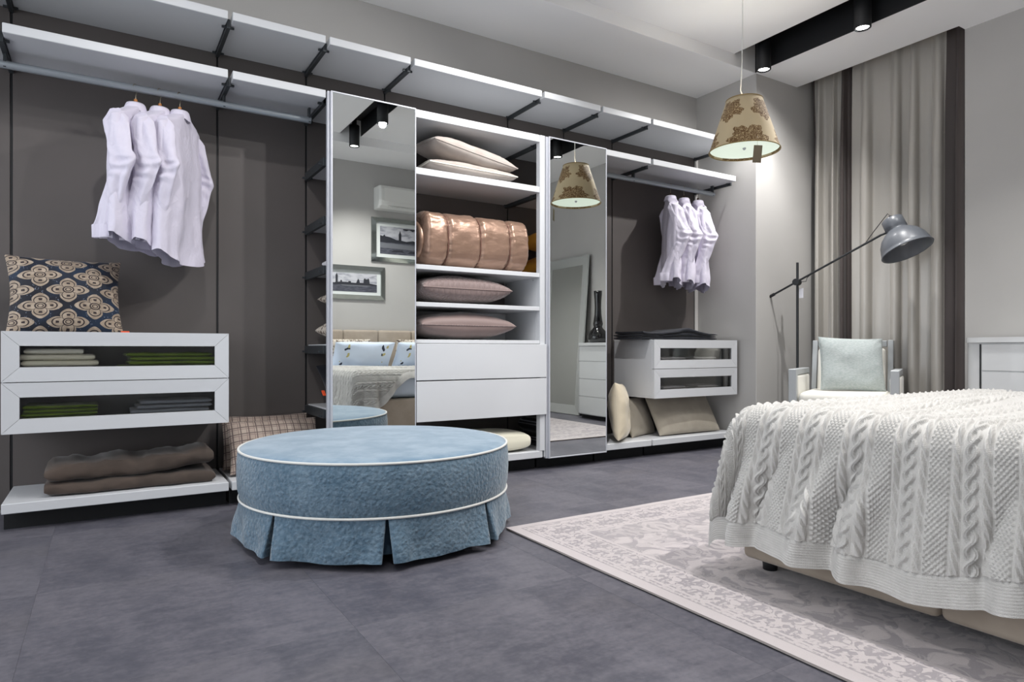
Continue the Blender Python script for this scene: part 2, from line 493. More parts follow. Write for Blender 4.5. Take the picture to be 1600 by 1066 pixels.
# open shelving unit in the fifth bay
u = thing('shelving_unit', 'white open shelving unit holding pillows and the rose satin quilt', 'shelving unit', (2.13, 4.0, 0.137))
ux0, ux1 = 1.652, 2.632
for z1, th in ((2.352, 0.05), (1.99, 0.042), (1.384, 0.030), (1.148, 0.028), (0.912, 0.024)):
    B('shelf', (ux0, YW, z1 - th), (ux1 - 0.045, YP - 0.002, z1), 'white', u, 0.002)
B('post', (ux1 - 0.044, YW - 0.002, 0.137), (ux1, YW + 0.045, 2.352), 'white', u, 0.002)
B('side_panel', (ux1 - 0.044, YW + 0.0455, 0.40), (ux1 - 0.02, YP - 0.004, 1.384), 'white', u, 0.001)
B('side_panel', (ux0 - 0.006, YW + 0.03, 0.40), (ux0 - 0.001, YP - 0.004, 1.384), 'white', u, 0.001)
B('back_panel', (ux0, YP - 0.022, 0.39), (ux1 - 0.046, YP - 0.003, 1.118), 'white', u, 0.001)
mb = MB(); bracket(mb, 2.60, 1.948); mb.build('bracket', M['bracket'], u)
mb = MB(); bracket(mb, 2.60, 2.30); mb.build('bracket', M['bracket'], u)
mb = MB(); bracket(mb, 1.645, 1.948); mb.build('bracket', M['bracket'], u)
for z0, z1 in ((0.655, 0.886), (0.394, 0.648)):
    d = B('drawer', (ux0, YW + 0.0, z0 + 0.01), (ux1 - 0.047, YP - 0.03, z1 - 0.012), 'white', u, 0.001)
    B('drawer_front', (ux0 - 0.004, YW - 0.020, z0), (ux1 + 0.001, YW - 0.0025, z1), 'white', d, 0.0015)
# ------------------------------------------------------------------ floating drawer blocks with glass fronts
def glass_drawers(x0, x1, z0, z1, label, y0=YW - 0.004):
    t = thing('drawer_block', label, 'drawers', ((x0 + x1) / 2, 4.0, z0), group='floating glass-fronted drawer blocks')
    mb = MB(); w = 0.018; yb = YP - 0.004; yf = y0 + 0.024
    zm = (z0 + z1) / 2
    mb.box((x0, yf, z0), (x1, yb, z0 + w)).box((x0, yf, z1 - w), (x1, yb, z1))
    mb.box((x0, yf, z0 + w), (x0 + w, yb, z1 - w)).box((x1 - w, yf, z0 + w), (x1, yb, z1 - w)).box((x0 + w, yb - w, z0 + w), (x1 - w, yb, z1 - w))
    mb.build('carcass', M['white'], t)
    for a, b in ((zm + 0.002, z1), (z0, zm - 0.002)):
        d = MB().box((x0 + 0.022, yf + 0.002, a + 0.022), (x1 - 0.022, yb - 0.03, a + 0.032)).build('drawer', M['white'], t)
        fw = 0.068; ft = 0.022
        # four mitred rails
        O = [(x0, a), (x1, a), (x1, b), (x0, b)]; I = [(x0 + fw, a + fw), (x1 - fw, a + fw), (x1 - fw, b - fw), (x0 + fw, b - fw)]
        g = 0.0007
        for q in range(4):
            r = (q + 1) % 4
            A, Bp, C, D = [Vector((p[0], p[1])) for p in (O[q], O[r], I[r], I[q])]
            cen = (A + Bp + C + D) / 4
            e = (Bp - A).normalized() * g
            A2, B2, C2, D2 = A + e, Bp - e, C - e, D + e
            vs = [(p.x, y0 + (0.0 if n < 2 else 0.002), p.y) for n, p in enumerate((A2, B2, C2, D2))] + [(p.x, y0 + ft, p.y) for p in (A2, B2, C2, D2)]
            MB().add(vs, [(0, 1, 2, 3), (7, 6, 5, 4), (0, 4, 5, 1), (1, 5, 6, 2), (2, 6, 7, 3), (3, 7, 4, 0)]).build('frame_rail', M['white'], d)
        MB().box((x0 + fw - 0.004, y0 + 0.010, a + fw - 0.004), (x1 - fw + 0.004, y0 + 0.014, b - fw + 0.004), 0).build('glass_pane', M['glass'], d)
    return t
glass_drawers(-0.402, 0.566, 0.458, 0.934, 'near white drawer block with smoked glass fronts, green cloths inside')
glass_drawers(3.678, 4.658, 0.460, 0.928, 'far white drawer block with smoked glass fronts under black garment')

# ------------------------------------------------------------------ soft goods
def pillow_mb(w, h, t, seed=0, pinch=0.06, n=28, wr=0.006, sq=0.42, sag=0.0):
    """pillow: width on x, height on y, thickness on z, centred"""
    mb = MB()
    for sgn in (1, -1):
        P = []
        for i in range(n + 1):
            u = math.sin((i / n * 2 - 1) * PI / 2)
            row = []
            for j in range(n + 1):
                v = math.sin((j / n * 2 - 1) * PI / 2)
                px = u * w / 2 * (1 - pinch * (1 - v * v) * abs(u) ** 3)
                py = v * h / 2 * (1 - pinch * (1 - u * u) * abs(v) ** 3)
                e = max(0.0, (1 - u * u) * (1 - v * v))
                z = sgn * t / 2 * e ** sq
                edge = e ** 0.5
                q = fbm(px * 5 + seed * 3.7, py * 5 + sgn * 9.1, seed * 1.3, 3) * wr * 2.2 * edge
                # radial wrinkles running from the corners
                cr = (abs(u) * abs(v)) ** 2
                q += wr * math.sin((abs(px) / w - abs(py) / h) * 46 + seed) * cr * edge * 2.0
                row.append((px, py, z + sgn * q - sag * (1 - abs(u)) * 0))
            P.append(row)
        mb.grid(P)
    return mb
def pillow_piping(w, h, r, pinch, n=24):
    pts = []
    for s in range(4):
        for i in range(n):
            a = math.sin((i / n * 2 - 1) * PI / 2)
            if s == 0: u, v = a, -1
            elif s == 1: u, v = 1, a
            elif s == 2: u, v = -a, 1
            else: u, v = -1, -a
            pts.append((u * w / 2 * (1 - pinch * (1 - v * v) * abs(u) ** 3), v * h / 2 * (1 - pinch * (1 - u * u) * abs(v) ** 3), 0))
    pts.append(pts[0])
    return MB().tube(pts, r, 6, cap=False)
def cushion(name, label, mat, w, h, t, loc, rot, seed=0, pinch=0.06, wr=0.006, sq=0.42, group=None, piping=None, cat='cushion', rr=0.004):
    o = pillow_mb(w, h, t, seed, pinch, wr=wr, sq=sq).build(name, mat)
    tag(o, label, cat, group); place(o, loc, rot)
    if piping: pillow_piping(w, h, rr, pinch).build('piping', piping, o, local=True)
    return o
def folded_mb(w, d, h, layers, seed=0, wob=0.004, n=36):
    """folded textile: layers with rounded front fold; x width, y depth (front at -d/2), z from 0"""
    mb = MB(); rnd = random.Random(seed)
    lh = h / layers
    for k in range(layers):
        z0 = k * lh; dx = rnd.uniform(-wob, wob) * 2; sx = rnd.uniform(-wob, wob) * 2; dy = rnd.uniform(-wob, wob)
        P = []
        m = 18
        for i in range(n + 1):
            x = (i / n - 0.5) * (w + sx) + dx
            row = []
            ed = 1 - max(0, (abs(i / n - 0.5) - 0.47) / 0.03) ** 2 * 0.45
            for j in range(m):
                a = j / m * 2 * PI
                ca, sa = math.cos(a), math.sin(a)
                yy = math.copysign(abs(ca) ** 0.28, ca) * d / 2 + dy
                zz = math.copysign(abs(sa) ** 0.7, sa) * lh * 0.5 * ed
                nz = fbm(x * 7 + seed, k * 3.1, a * 0.6, 3) * wob * 1.3 + (0.25 - abs(fbm(x * 11 + seed, sa * 1.3, ca * 1.3 + k, 2))) * wob * 0.8
                row.append((x, yy + nz * 0.6, z0 + lh / 2 + zz + (nz * 0.7 if k == layers - 1 and sa > 0 else nz * 0.15)))
            P.append(row)
        mb.grid(P, closed_v=True)
        mb.add(P[0], [list(range(m))], True); mb.add(P[-1], [list(range(m))], True)
    return mb
def folded(name, label, mat, w, d, h, layers, loc, rz=0, seed=0, wob=0.004, group=None, cat='folded cloth'):
    o = folded_mb(w, d, h, layers, seed, wob).build(name, mat)
    tag(o, label, cat, group); place(o, loc, (0, 0, rz)); return o

M['cream'] = fabric('cream_cotton', rgb(226, 222, 202))
M['cream2'] = fabric('ivory_cotton', rgb(236, 233, 220))
M['whitecloth'] = fabric('white_cotton', rgb(222, 220, 224))
M['green'] = fabric('moss_green_cotton', rgb(106, 128, 42), rgb(92, 114, 34))
M['greycloth'] = fabric('grey_cotton', rgb(128, 132, 140))
M['brown'] = fabric('brown_fleece', rgb(80, 69, 62), rgb(70, 61, 55), weave=300)
M['beige'] = fabric('beige_linen', rgb(176, 167, 160), rgb(168, 158, 151))
m = Mat('beige_satin', rgb(208, 196, 172), 0.42, sheen=0.3); m.bump(m.noise(18, 3), 0.006, 0.4); M['beige_satin'] = m.m
M['khaki'] = fabric('khaki_cotton', rgb(172, 164, 150), rgb(164, 156, 142))
M['darkcloth'] = fabric('black_denim', rgb(26, 28, 36), weave=400)
M['orange_cloth'] = fabric('ochre_cotton', rgb(214, 148, 38))
M['tagorange'] = simple('orange_tag', rgb(232, 84, 40), 0.6)
# quilted mauve
m = Mat('mauve_quilt', rgb(124, 107, 104), 0.6, sheen=0.35)
x, y, z = m.xyz()
a1 = ((x + y) * 26.0).fract() - 0.5; a2 = ((x - y) * 26.0).fract() - 0.5
m.bump((a1.abs().min(a2.abs()) * 2.0 + m.noise(300, 2) * 0.06), 0.006, 0.9); M['mauve'] = m.m
m = Mat('mauve_plain', rgb(126, 108, 104), 0.62, sheen=0.35)
x, y, z = m.xyz()
m.bump((x * 90.0).sin() * 0.3 + m.noise(60, 3, stretch=(1, .1, 1)) * 0.7, 0.002, 0.5); M['mauve2'] = m.m
# plaid
m = Mat('tan_plaid', rgb(196, 172, 150), 0.85, sheen=0.15)
x, y, z = m.xyz()
def stripes(e, per, w, off=0.0): return ((e / per + off).fract() - 0.5).abs().lt(w)
s1 = stripes(x, 0.042, 0.07).max(stripes(y, 0.042, 0.07)); s2 = stripes(x, 0.042, 0.05, 0.28).max(stripes(y, 0.042, 0.05, 0.28))
s3 = stripes(x, 0.084, 0.20, 0.1).max(stripes(y, 0.084, 0.20, 0.1))
c = m.mix(s3 * 0.35, rgb(170, 156, 144), rgb(144, 126, 116)); c = m.mix(s1 * 0.8, c, rgb(70, 56, 58)); c = m.mix(s2 * 0.6, c, rgb(96, 76, 76))
m.set('Base Color', c); m.bump(m.noise(500, 2), 0.0005, 0.5); M['plaid'] = m.m
# navy medallion jacquard
m = Mat('navy_medallion', rgb(20, 32, 58), 0.7, sheen=0.15)
x, y, z = m.xyz()
CW, CH = 0.225, 0.155
def med(ox, oy):
    fx = (((x + ox) / CW).fract() - 0.5) * 2.0; fy = (((y + oy) / CH).fract() - 0.5) * 2.0
    r = (fx * fx + fy * fy).sqrt(); th = fy.atan2(fx)
    pet = (th * 2.0).cos().abs()          # four petals
    out = pet.pow(0.8) * 0.32 + 0.40     # outline radius
    tip = pet.pow(12.0) * 0.07
    body = (r - out - tip).lt(0.0)
    l1 = ((r - (out - 0.13)).abs()).lt(0.028)
    core = r.lt(0.2); ring = (r - 0.19).abs().lt(0.028)
    spoke = pet.lt(0.10) * r.gt(0.19) * (r - out + 0.13).lt(0.0)
    eye = ((r - 0.40).abs() * 1.6).max((1.0 - pet) * 2.0).lt(0.10)
    dot = ((r - 0.10).abs()).lt(0.02)
    return body, l1.max(ring).max(spoke).max(eye).max(dot) * body
b1, d1 = med(0.0, 0.0); b2, d2 = med(CW / 2, CH / 2)
gx = (((x + CW / 2) / CW).fract() - 0.5).abs(); gy = ((y / CH).fract() - 0.5).abs()
gold = m.mix(m.noise(40, 2).step(0.3, 0.7), rgb(176, 160, 142), rgb(148, 132, 114))
navy = m.mix(m.noise(7, 2).step(0.4, 0.65), rgb(8, 12, 28), rgb(14, 36, 60))
spk = m.voro(120).lt(0.22) * m.noise(30, 1).gt(0.55)
navy = m.mix(spk * 0.7, navy, rgb(150, 160, 180))
bb = b1.max(b2); dd = (d1.max(d2))
c = m.mix(bb, navy, gold); c = m.mix(dd, c, rgb(44, 32, 34))
m.set('Base Color', c); m.bump(bb * 0.6 - dd * 0.4 + m.noise(400, 2) * 0.3, 0.0012, 0.6); M['navy'] = m.m

# navy cushion on the near drawer block, leaning on the wall
cu = cushion('cushion', 'navy cushion with gold four-petal medallions on the near drawer block', M['navy'], 0.50, 0.42, 0.21, (-0.165, 4.04, 1.118), (math.radians(74), 0, math.radians(7)), 3, 0.085, wr=0.008, sq=0.5)
MB().box((0.232, -0.205, 0.012), (0.272, -0.183, 0.016)).build('price_tag', M['tagorange'], cu, local=True)
# folded goods inside the near drawers
gz1, gz2 = 0.732, 0.494
gp = 'folded cloths in the near drawers'
folded('folded_sheet', 'flat white folded sheet at the bottom of upper near drawer', M['whitecloth'], 0.33, 0.26, 0.036, 2, (-0.205, 3.93, gz1), 0, 1, group=gp)
folded('folded_sheet', 'thick cream folded sheet, middle of the stack in upper near drawer', M['cream'], 0.30, 0.24, 0.058, 2, (-0.185, 3.93, gz1 + 0.036), 0, 2, group=gp)
folded('folded_sheet', 'thin cream folded sheet on top of the stack in upper near drawer', M['cream2'], 0.235, 0.22, 0.028, 1, (-0.20, 3.93, gz1 + 0.094), 0, 3, group=gp)
folded('folded_towel', 'small flat green cloth between the stacks in upper near drawer', M['green'], 0.44, 0.24, 0.038, 2, (0.275, 3.935, gz1), 0, 4, group=gp)
folded('folded_towel', 'large green folded cloth at right in upper near drawer', M['green'], 0.40, 0.23, 0.064, 3, (0.30, 3.93, gz1 + 0.038), 0.04, 5, 0.006, group=gp)
folded('folded_towel', 'green folded cloths at left in lower near drawer', M['green'], 0.30, 0.24, 0.088, 5, (-0.18, 3.93, gz2), 0, 6, group=gp)
folded('folded_towel', 'lower grey folded cloth in lower near drawer', M['greycloth'], 0.36, 0.24, 0.05, 2, (0.30, 3.93, gz2), 0, 7, group=gp)
folded('folded_towel', 'upper grey folded cloth in lower near drawer', M['greycloth'], 0.34, 0.23, 0.045, 2, (0.315, 3.93, gz2 + 0.05), 0.03, 8, group=gp)
gp = 'folded cloths in the far drawers'
for (xx, zz, lb) in ((3.93, 0.732, 'white folded cloths, left stack in upper far drawer'), (4.30, 0.732, 'white folded cloths, right stack in upper far drawer'),
                 (3.95, 0.496, 'white folded cloths, left stack in lower far drawer'), (4.33, 0.496, 'white folded cloths, right stack in lower far drawer')):
    folded('folded_sheet', lb, M['whitecloth'], 0.26, 0.24, 0.055, 3, (xx, 3.93, zz), 0, int(xx * 100), group=gp)
# brown blankets
folded('folded_blanket', 'long folded brown blanket lying below on the near base platform', M['brown'], 0.75, 0.34, 0.070, 1, (0.135, 3.985, 0.137), 0, 11, 0.016, 'brown folded blankets')
b2 = folded_mb(0.73, 0.32, 0.088, 1, 12, 0.022)
b2.v = [(p[0], p[1], p[2] + 0.030 * sst(0.0, 0.36, p[0])) for p in b2.v]
place(tag(b2.build('folded_blanket', M['brown']), 'upper folded brown blanket with raised right end on near base platform', 'folded cloth', 'brown folded blankets'), (0.13, 3.985, 0.206))
# plaid cushions behind the ottoman
cushion('cushion', 'front tan plaid cushion leaning behind the blue ottoman', M['plaid'], 0.52, 0.32, 0.13, (0.85, 3.99, 0.290), (math.radians(62), 0, 0.03), 21, 0.05, group='tan plaid cushions')
cushion('cushion', 'rear tan plaid cushion against the wall panel behind the ottoman', M['plaid'], 0.50, 0.32, 0.12, (0.83, 4.13, 0.30), (math.radians(70), 0, -0.03), 22, 0.05, group='tan plaid cushions')
# goods on the shelves behind the left mirror door
gp = 'goods on the shelves behind the left mirror door'
m = Mat('tan_leaf_print', rgb(196, 184, 168), 0.8, sheen=0.1); m.set('Base Color', m.mix(m.noise(26, 2, dist=1.5).step(0.5, 0.56), rgb(206, 196, 182), rgb(110, 96, 84))); M['leaf'] = m.m
cushion('cushion', 'small pale cushion, upper one peeking out beside the left mirror door', M['leaf'], 0.42, 0.40, 0.12, (1.37, 4.02, 1.17), (0, 0, 0), 31, group=gp)
cushion('cushion', 'printed cushion, lower one peeking out beside the left mirror door', M['leaf'], 0.44, 0.40, 0.14, (1.365, 4.02, 0.97), (0, 0, 0), 32, group=gp)
folded('folded_sheet', 'white folded sheet on the third shelf behind the left mirror door', M['whitecloth'], 0.40, 0.34, 0.05, 2, (1.38, 4.03, 1.64), 0, 33, group=gp)
folded('folded_sheet', 'white folded sheet on the fourth shelf behind the left mirror door', M['whitecloth'], 0.40, 0.34, 0.06, 2, (1.38, 4.03, 1.35), 0, 34, group=gp)
dk = cushion('cushion', 'dark cushion with orange price tag low behind the left mirror door', M['darkcloth'], 0.42, 0.36, 0.16, (1.355, 4.05, 0.64), (math.radians(35), 0, 0), 35, group=gp)
MB().box((-0.245, -0.15, 0.02), (-0.225, -0.10, 0.025)).build('price_tag', M['tagorange'], dk, local=True)
# shelving unit goods
cushion('cushion', 'plump beige linen cushion with tassel corner on the top shelf', M['beige'], 0.64, 0.40, 0.17, (2.10, 3.99, 2.165), (math.radians(6), math.radians(9), 0.02), 41, 0.03, wr=0.008, piping=M['beige'], group='beige cushions on the top shelf')
cushion('cushion', 'flat beige linen cushion under the plump one on the top shelf', M['beige'], 0.66, 0.42, 0.10, (2.08, 4.0, 2.04), (0, math.radians(1), 0), 42, 0.02, wr=0.006, sq=0.3, piping=M['cream2'], group='beige cushions on the top shelf')
cushion('cushion', 'diamond-quilted mauve cushion on the upper of the two narrow shelves', M['mauve'], 0.66, 0.42, 0.195, (2.03, 3.99, 1.246), (0, 0, 0), 43, 0.05, sq=0.36, piping=M['mauve2'], group='mauve quilted cushions')
cushion('cushion', 'ribbed mauve cushion directly above the plain white drawers', M['mauve2'], 0.70, 0.42, 0.185, (2.04, 3.99, 1.006), (0, 0, 0), 44, 0.05, sq=0.36, piping=M['mauve'], group='mauve quilted cushions')
cushion('pillow', 'cream moulded pillow on the platform under the plain drawers', M['cream'], 0.60, 0.36, 0.15, (2.23, 3.985, 0.210), (0, 0, 0), 45, 0.0, wr=0.003, sq=0.15, cat='pillow')
m = Mat('black_quilt', rgb(18, 19, 26), 0.5, sheen=0.2); x, y, z = m.xyz()
ln = (((x + z) * 9.0).fract() - 0.5).abs().lt(0.02).max((((x - z) * 9.0).fract() - 0.5).abs().lt(0.02)); m.set('Base Color', m.mix(ln, rgb(16, 17, 24), rgb(150, 150, 160))); M['bquilt'] = m.m
folded('folded_quilt', 'black quilted folded cover with pale stitching behind the right mirror door', M['bquilt'], 0.44, 0.36, 0.20, 2, (2.90, 4.04, 0.137), 0, 46)
# rose satin quilt roll
m = Mat('rose_satin', rgb(160, 130, 112), 0.34, metal=0.5, sheen=0.1, spec=0.6); m.set('Anisotropic', 0.3)
m.vary(rgb(146, 118, 100), 5); m.bump(m.noise(14, 4, stretch=(1, 2, 2)) * 1.0, 0.008, 0.5); M['rose'] = m.m
def quilt_roll():
    mb = MB(); n = 140; mm = 110; L = 0.80; hh = 0.185; dd = 0.205
    seams = (-0.235, 0.005, 0.235)
    P = []
    for i in range(n + 1):
        x = -L / 2 + L * i / n
        e = 1 - max(0, (abs(x) - (L / 2 - 0.045)) / 0.045) ** 2.4 * 0.24
        s_ = 1.0
        for q in seams: s_ -= 0.085 * math.exp(-((x - q) / 0.016) ** 2)
        row = []
        for j in range(mm):
            a = j / mm * 2 * PI; ca, sa = math.cos(a), math.sin(a)
            yy = math.copysign(abs(ca) ** 0.62, ca) * dd; zz = math.copysign(abs(sa) ** 0.72, sa) * hh
            pk = sum(math.exp(-abs(x - q) / 0.035) for q in seams + (-0.39, 0.39))
            k = e * s_ * (1 + 0.03 * fbm(x * 7, ca * 2, sa * 2, 3) + 0.010 * pk * math.sin(a * 13 + 3 * math.sin(a * 4 + x * 5)) + 0.010 * pk * math.sin(a * 29 + x * 40))
            row.append((x, yy * k, max(-hh + 0.004, zz * k)))
        P.append(row)
    mb.grid(P, closed_v=True)
    for R_ in (P[0], P[-1]):
        rows = [R_]
        for q in (0.78, 0.5, 0.2):
            rows.append([(R_[0][0] * (1.0 + 0.02 * (1 - q)), p[1] * q, p[2] * q) for p in R_])
        mb.grid(rows, closed_v=True)
    return mb
ro = tag(quilt_roll().build('rolled_quilt', M['rose']), 'rolled rose-gold satin quilt with stitched bands on the shelving unit', 'quilt')
place(ro, (2.125, 3.995, 1.570))
tb = MB()
for q in (-0.235, 0.005, 0.235):
    pts = []
    for j in range(57):
        a = j / 56 * 2 * PI; ca, sa = math.cos(a), math.sin(a)
        pts.append((q, math.copysign(abs(ca) ** 0.62, ca) * 0.191, max(-0.181, math.copysign(abs(sa) ** 0.72, sa) * 0.1725)))
    tb.tube(pts, 0.0035, 6, cap=False)
tb.build('stitch_band', simple('brown_thread', rgb(112, 78, 66), 0.6), ro, local=True)
sp = MB()
pts = [( -0.405, 0.02 * t * math.cos(t * 1.3) , 0.017 * t * math.sin(t * 1.3)) for t in [1 + 0.2 * i for i in range(36)]]
sp.tube(pts, 0.020, 8); sp.build('roll_end', M['rose'], ro, local=True)
# ochre cushions behind the right mirror door
cushion('cushion', 'upper ochre cushion seen behind the shelving post', M['orange_cloth'], 0.46, 0.40, 0.16, (2.90, 4.04, 1.66), (0, 0, 0), 51, group='ochre cushions behind the right mirror door')
cushion('cushion', 'lower ochre cushion seen behind the shelving post', M['orange_cloth'], 0.46, 0.40, 0.17, (2.90, 4.04, 1.47), (0, 0, 0), 52, group='ochre cushions behind the right mirror door')
# black garment on far drawers
g = folded_mb(0.86, 0.34, 0.072, 3, 61, 0.012)
g.v = [(p[0], p[1], p[2] * (1 + 0.25 * math.sin(p[0] * 9 + 1))) for p in g.v]
place(tag(g.build('folded_trousers', M['darkcloth']), 'folded black trousers lying on the far drawer block', 'trousers'), (4.02, 3.98, 0.929))
# cushions on the far platform
cushion('cushion', 'upright shiny beige satin cushion beside the right mirror door', M['beige_satin'], 0.44, 0.44, 0.17, (3.455, 3.925, 0.362), (math.radians(86), math.radians(4), math.radians(42)), 71, 0.03, wr=0.012, group='beige cushions on the far platform')
cushion('cushion', 'khaki cushion at the back between the two beige ones', M['khaki'], 0.42, 0.33, 0.11, (3.78, 4.075, 0.29), (math.radians(70), 0, math.radians(20)), 72, 0.04, group='beige cushions on the far platform')
cushion('cushion', 'wide khaki cushion leaning under the far drawer block', M['khaki'], 0.72, 0.36, 0.14, (4.20, 3.97, 0.300), (math.radians(60), math.radians(0), math.radians(0)), 73, 0.03, group='beige cushions on the far platform')

# ------------------------------------------------------------------ shirts on hangers
m = Mat('white_shirt_cotton', rgb(212, 207, 222), 0.55, sheen=0.1, spec=0.45)
n_ = (m.noise(7, 3, stretch=(1, 1, 0.6), dist=0.8) - 0.5).abs(); n2_ = (m.noise(16, 2, dist=1.0) - 0.5).abs()
m.bump(n_ * -2.0 - n2_ * 0.5, 0.012, 0.6); M['shirt'] = m.m
M['hook'] = simple('steel_hook', rgb(170, 160, 140), 0.3, metal=0.9)
M['wood'] = simple('honey_wood', rgb(170, 110, 50), 0.45)
M['darkwood'] = simple('dark_walnut', rgb(62, 36, 28), 0.45)
def shirt_parts(seed, length=0.90):
    out = {}
    mb = MB(); n = 72; P = []
    prof = []        # (z at centre, half width, half depth, shoulder drop)
    for t in (0.0, 0.2, 0.4, 0.6, 0.8, 0.93, 1.0):
        prof.append((-0.105 - 0.006 * t, 0.044 + 0.144 * t, 0.042 + 0.000 * t, 0.084 * t))
    for i in range(1, 44):
        t = i / 43
        z = -0.112 - (length - 0.112) * t
        prof.append((z, 0.188 + 0.016 * sst(0, 0.3, t) + 0.012 * sst(0.5, 1, t), 0.042 + 0.014 * sst(0, 0.5, t), 0.078 * (1 - t) ** 3))
    for k, (z, a, b, dr) in enumerate(prof):
        row = []
        t = max(0, (-z - 0.112) / (length - 0.112))
        for j in range(n):
            th = j / n * 2 * PI; ca, sa = math.cos(th), math.sin(th)
            x = a * math.copysign(abs(ca) ** 0.85, ca); y = b * math.copysign(abs(sa) ** 0.8, sa)
            fold = 0.011 * t ** 0.8 * (math.sin(5 * th + seed * 1.7 + 1.5 * t) + 0.7 * math.sin(8 * th - seed + 2 * t) + 0.4 * math.sin(13 * th + seed * 3))
            w = 0.016 * fbm(x * 5 + seed, z * 3.5, y * 4 + seed * 2.1, 3) * (0.35 + t) + 0.010 * (0.35 - abs(fbm(x * 9 + seed * 2, z * 4, 3.3, 2)))
            y += (fold + w) * (1 if sa > 0 else -1) * abs(sa) ** 0.5
            x += 0.25 * w
            hem = 0.0
            if t > 0.8: hem = (t - 0.8) / 0.2 * (0.065 * abs(ca) ** 2)
            row.append((x, y, z - dr * (abs(ca) ** 1.1) * (1 if k > 0 else 0.3) + hem))
        P.append(row)
    mb.grid(P, closed_v=True); out['body'] = mb
    for s in (-1, 1):
        q = MB(); rows = []
        K = 64
        side = -1 if s < 0 else -0.7
        for i in range(K + 1):
            t = i / K
            el = 0.47
            x = s * (0.158 + 0.036 * sst(0, el, t) - 0.022 * sst(el, 1, t))
            y = side * (0.072 * min(1, max(0, t) / el) - 0.13 * max(0, (t - el) / (1 - el))) * (0.7 + 0.2 * (seed % 3)) + 0.01
            z = -0.182 - 0.585 * t
            r1 = 0.064 * (1 - t) + 0.050 * t + 0.012 * math.exp(-((t - el) / 0.07) ** 2); r2 = 0.027 * (1 - t) + 0.018 * t
            if t < 0.06: r1 *= 0.55 + 0.45 * t / 0.06; r2 *= 0.5 + 0.5 * t / 0.06
            row = []
            for j in range(30):
                th = j / 30 * 2 * PI; ca, sa = math.cos(th), math.sin(th)
                g_el = math.exp(-((t - el) / 0.10) ** 2)
                w = 1 + 0.10 * fbm(t * 5 + seed, ca * 1.2, sa * 1.2 + s * 5, 2)
                cre = 0.012 * (0.3 - abs(fbm(t * 5 + sa * 1.6 + seed * 3, sa * 2.2 - t * 3, s * 3.0, 2))) + 0.007 * g_el * math.sin(t * 70 + sa * 4 + seed) + 0.006 * math.sin(sa * 5 + t * 9 + seed)
                row.append((x + r2 * ca * w + cre * (1 if ca > 0 else -1) * abs(ca) ** 0.6, y + r1 * sa * w, z - 0.035 * s * ca * (1 - t) * 0.8 + 0.03 * sa * side * g_el))
            rows.append(row)
        q.grid(rows, closed_v=True); q.add(rows[0], [list(range(30))], True)
        out['sleeve' + ('l' if s < 0 else 'r')] = q
        e = rows[-1]; cx = sum(p[0] for p in e) / 30; cy = sum(p[1] for p in e) / 30; cz = sum(p[2] for p in e) / 30
        c = MB(); rr = []
        for dz, g_ in ((0.012, 1.02), (0.008, 1.10), (-0.052, 1.06), (-0.056, 1.0), (-0.05, 0.9)):
            rr.append([(cx + (p[0] - cx) * g_, cy + (p[1] - cy) * g_, cz + dz + (p[2] - cz)) for p in e])
        c.grid(rr, closed_v=True); out['cuff' + ('l' if s < 0 else 'r')] = c
    c = MB(); rr = []
    for dz, g_ in ((-0.014, 0.98), (0.012, 0.90), (0.017, 0.93), (0.010, 1.04), (-0.020, 1.28), (-0.024, 1.26)):
        rr.append([(0.047 * g_ * math.cos(j / 40 * 2 * PI), 0.044 * g_ * math.sin(j / 40 * 2 * PI), -0.100 + dz - (0.018 * max(0, -math.sin(j / 40 * 2 * PI)) ** 4 if dz < 0.0 and g_ > 1.1 else 0)) for j in range(40)])
    c.grid(rr, closed_v=True); out['collar'] = c
    return out
def add_shirt(x, rz, seed, label, hlabel, wood, group, length=0.90):
    zr = 2.235; 
    t = thing('dress_shirt', label, 'shirt', (x, 4.0, zr), rz, group)
    pr = shirt_parts(seed, length)
    for k, nm in (('body', 'body'), ('sleevel', 'sleeve'), ('sleever', 'sleeve'), ('cuffl', 'cuff'), ('cuffr', 'cuff'), ('collar', 'collar')):
        pr[k].build(nm, M['shirt'], t, local=True)
    pl = MB()
    for i in range(14):
        z = -0.13 - i * 0.052
        pl.box((-0.015, -0.098 - 0.01 * i / 14, z - 0.050), (0.015, -0.094, z), 0.001)
    h = thing('coat_hanger', hlabel, 'hanger', (x, 4.0, zr), rz, group.replace('shirts', 'hangers').replace('shirt', 'hanger'))
    hk = [(0, 0, -0.085), (0, 0, -0.045)] + [(-0.0 + 0.022 * math.sin(a), 0, -0.001 - 0.022 * math.cos(a) + 0.001) for a in [0.3 + 0.25 * i for i in range(18)]]
    MB().tube(hk, 0.0022, 6).build('hook', M['hook'], h, local=True)
    MB().tube([(-0.14, 0, -0.195), (-0.09, 0, -0.16), (-0.03, 0, -0.125), (0, 0, -0.09), (0.03, 0, -0.125), (0.09, 0, -0.16), (0.14, 0, -0.195)], [0.011, 0.013, 0.013, 0.014, 0.013, 0.013, 0.011], 8).build('shoulder_bar', wood, h, local=True)
    MB().tube([(0, 0, -0.085), (0, 0, -0.058)], [0.012, 0.008], 8).build('neck_collar', wood, h, local=True)
for x, s, lb, L in ((0.141, 1, 'white shirt on the near rail, leftmost of the three', 0.86), (0.255, 4, 'white shirt on the near rail, middle one of the three', 0.88),
                 (0.351, 3, 'white shirt on the near rail, front right one showing its full back', 0.93)):
    add_shirt(x, math.radians(90 - 34), s, lb, 'wooden hanger inside the near white shirt, ' + {1: 'leftmost', 4: 'middle', 3: 'right'}[s] + ' of the three', M['wood'], 'white shirts on the near rail', L)
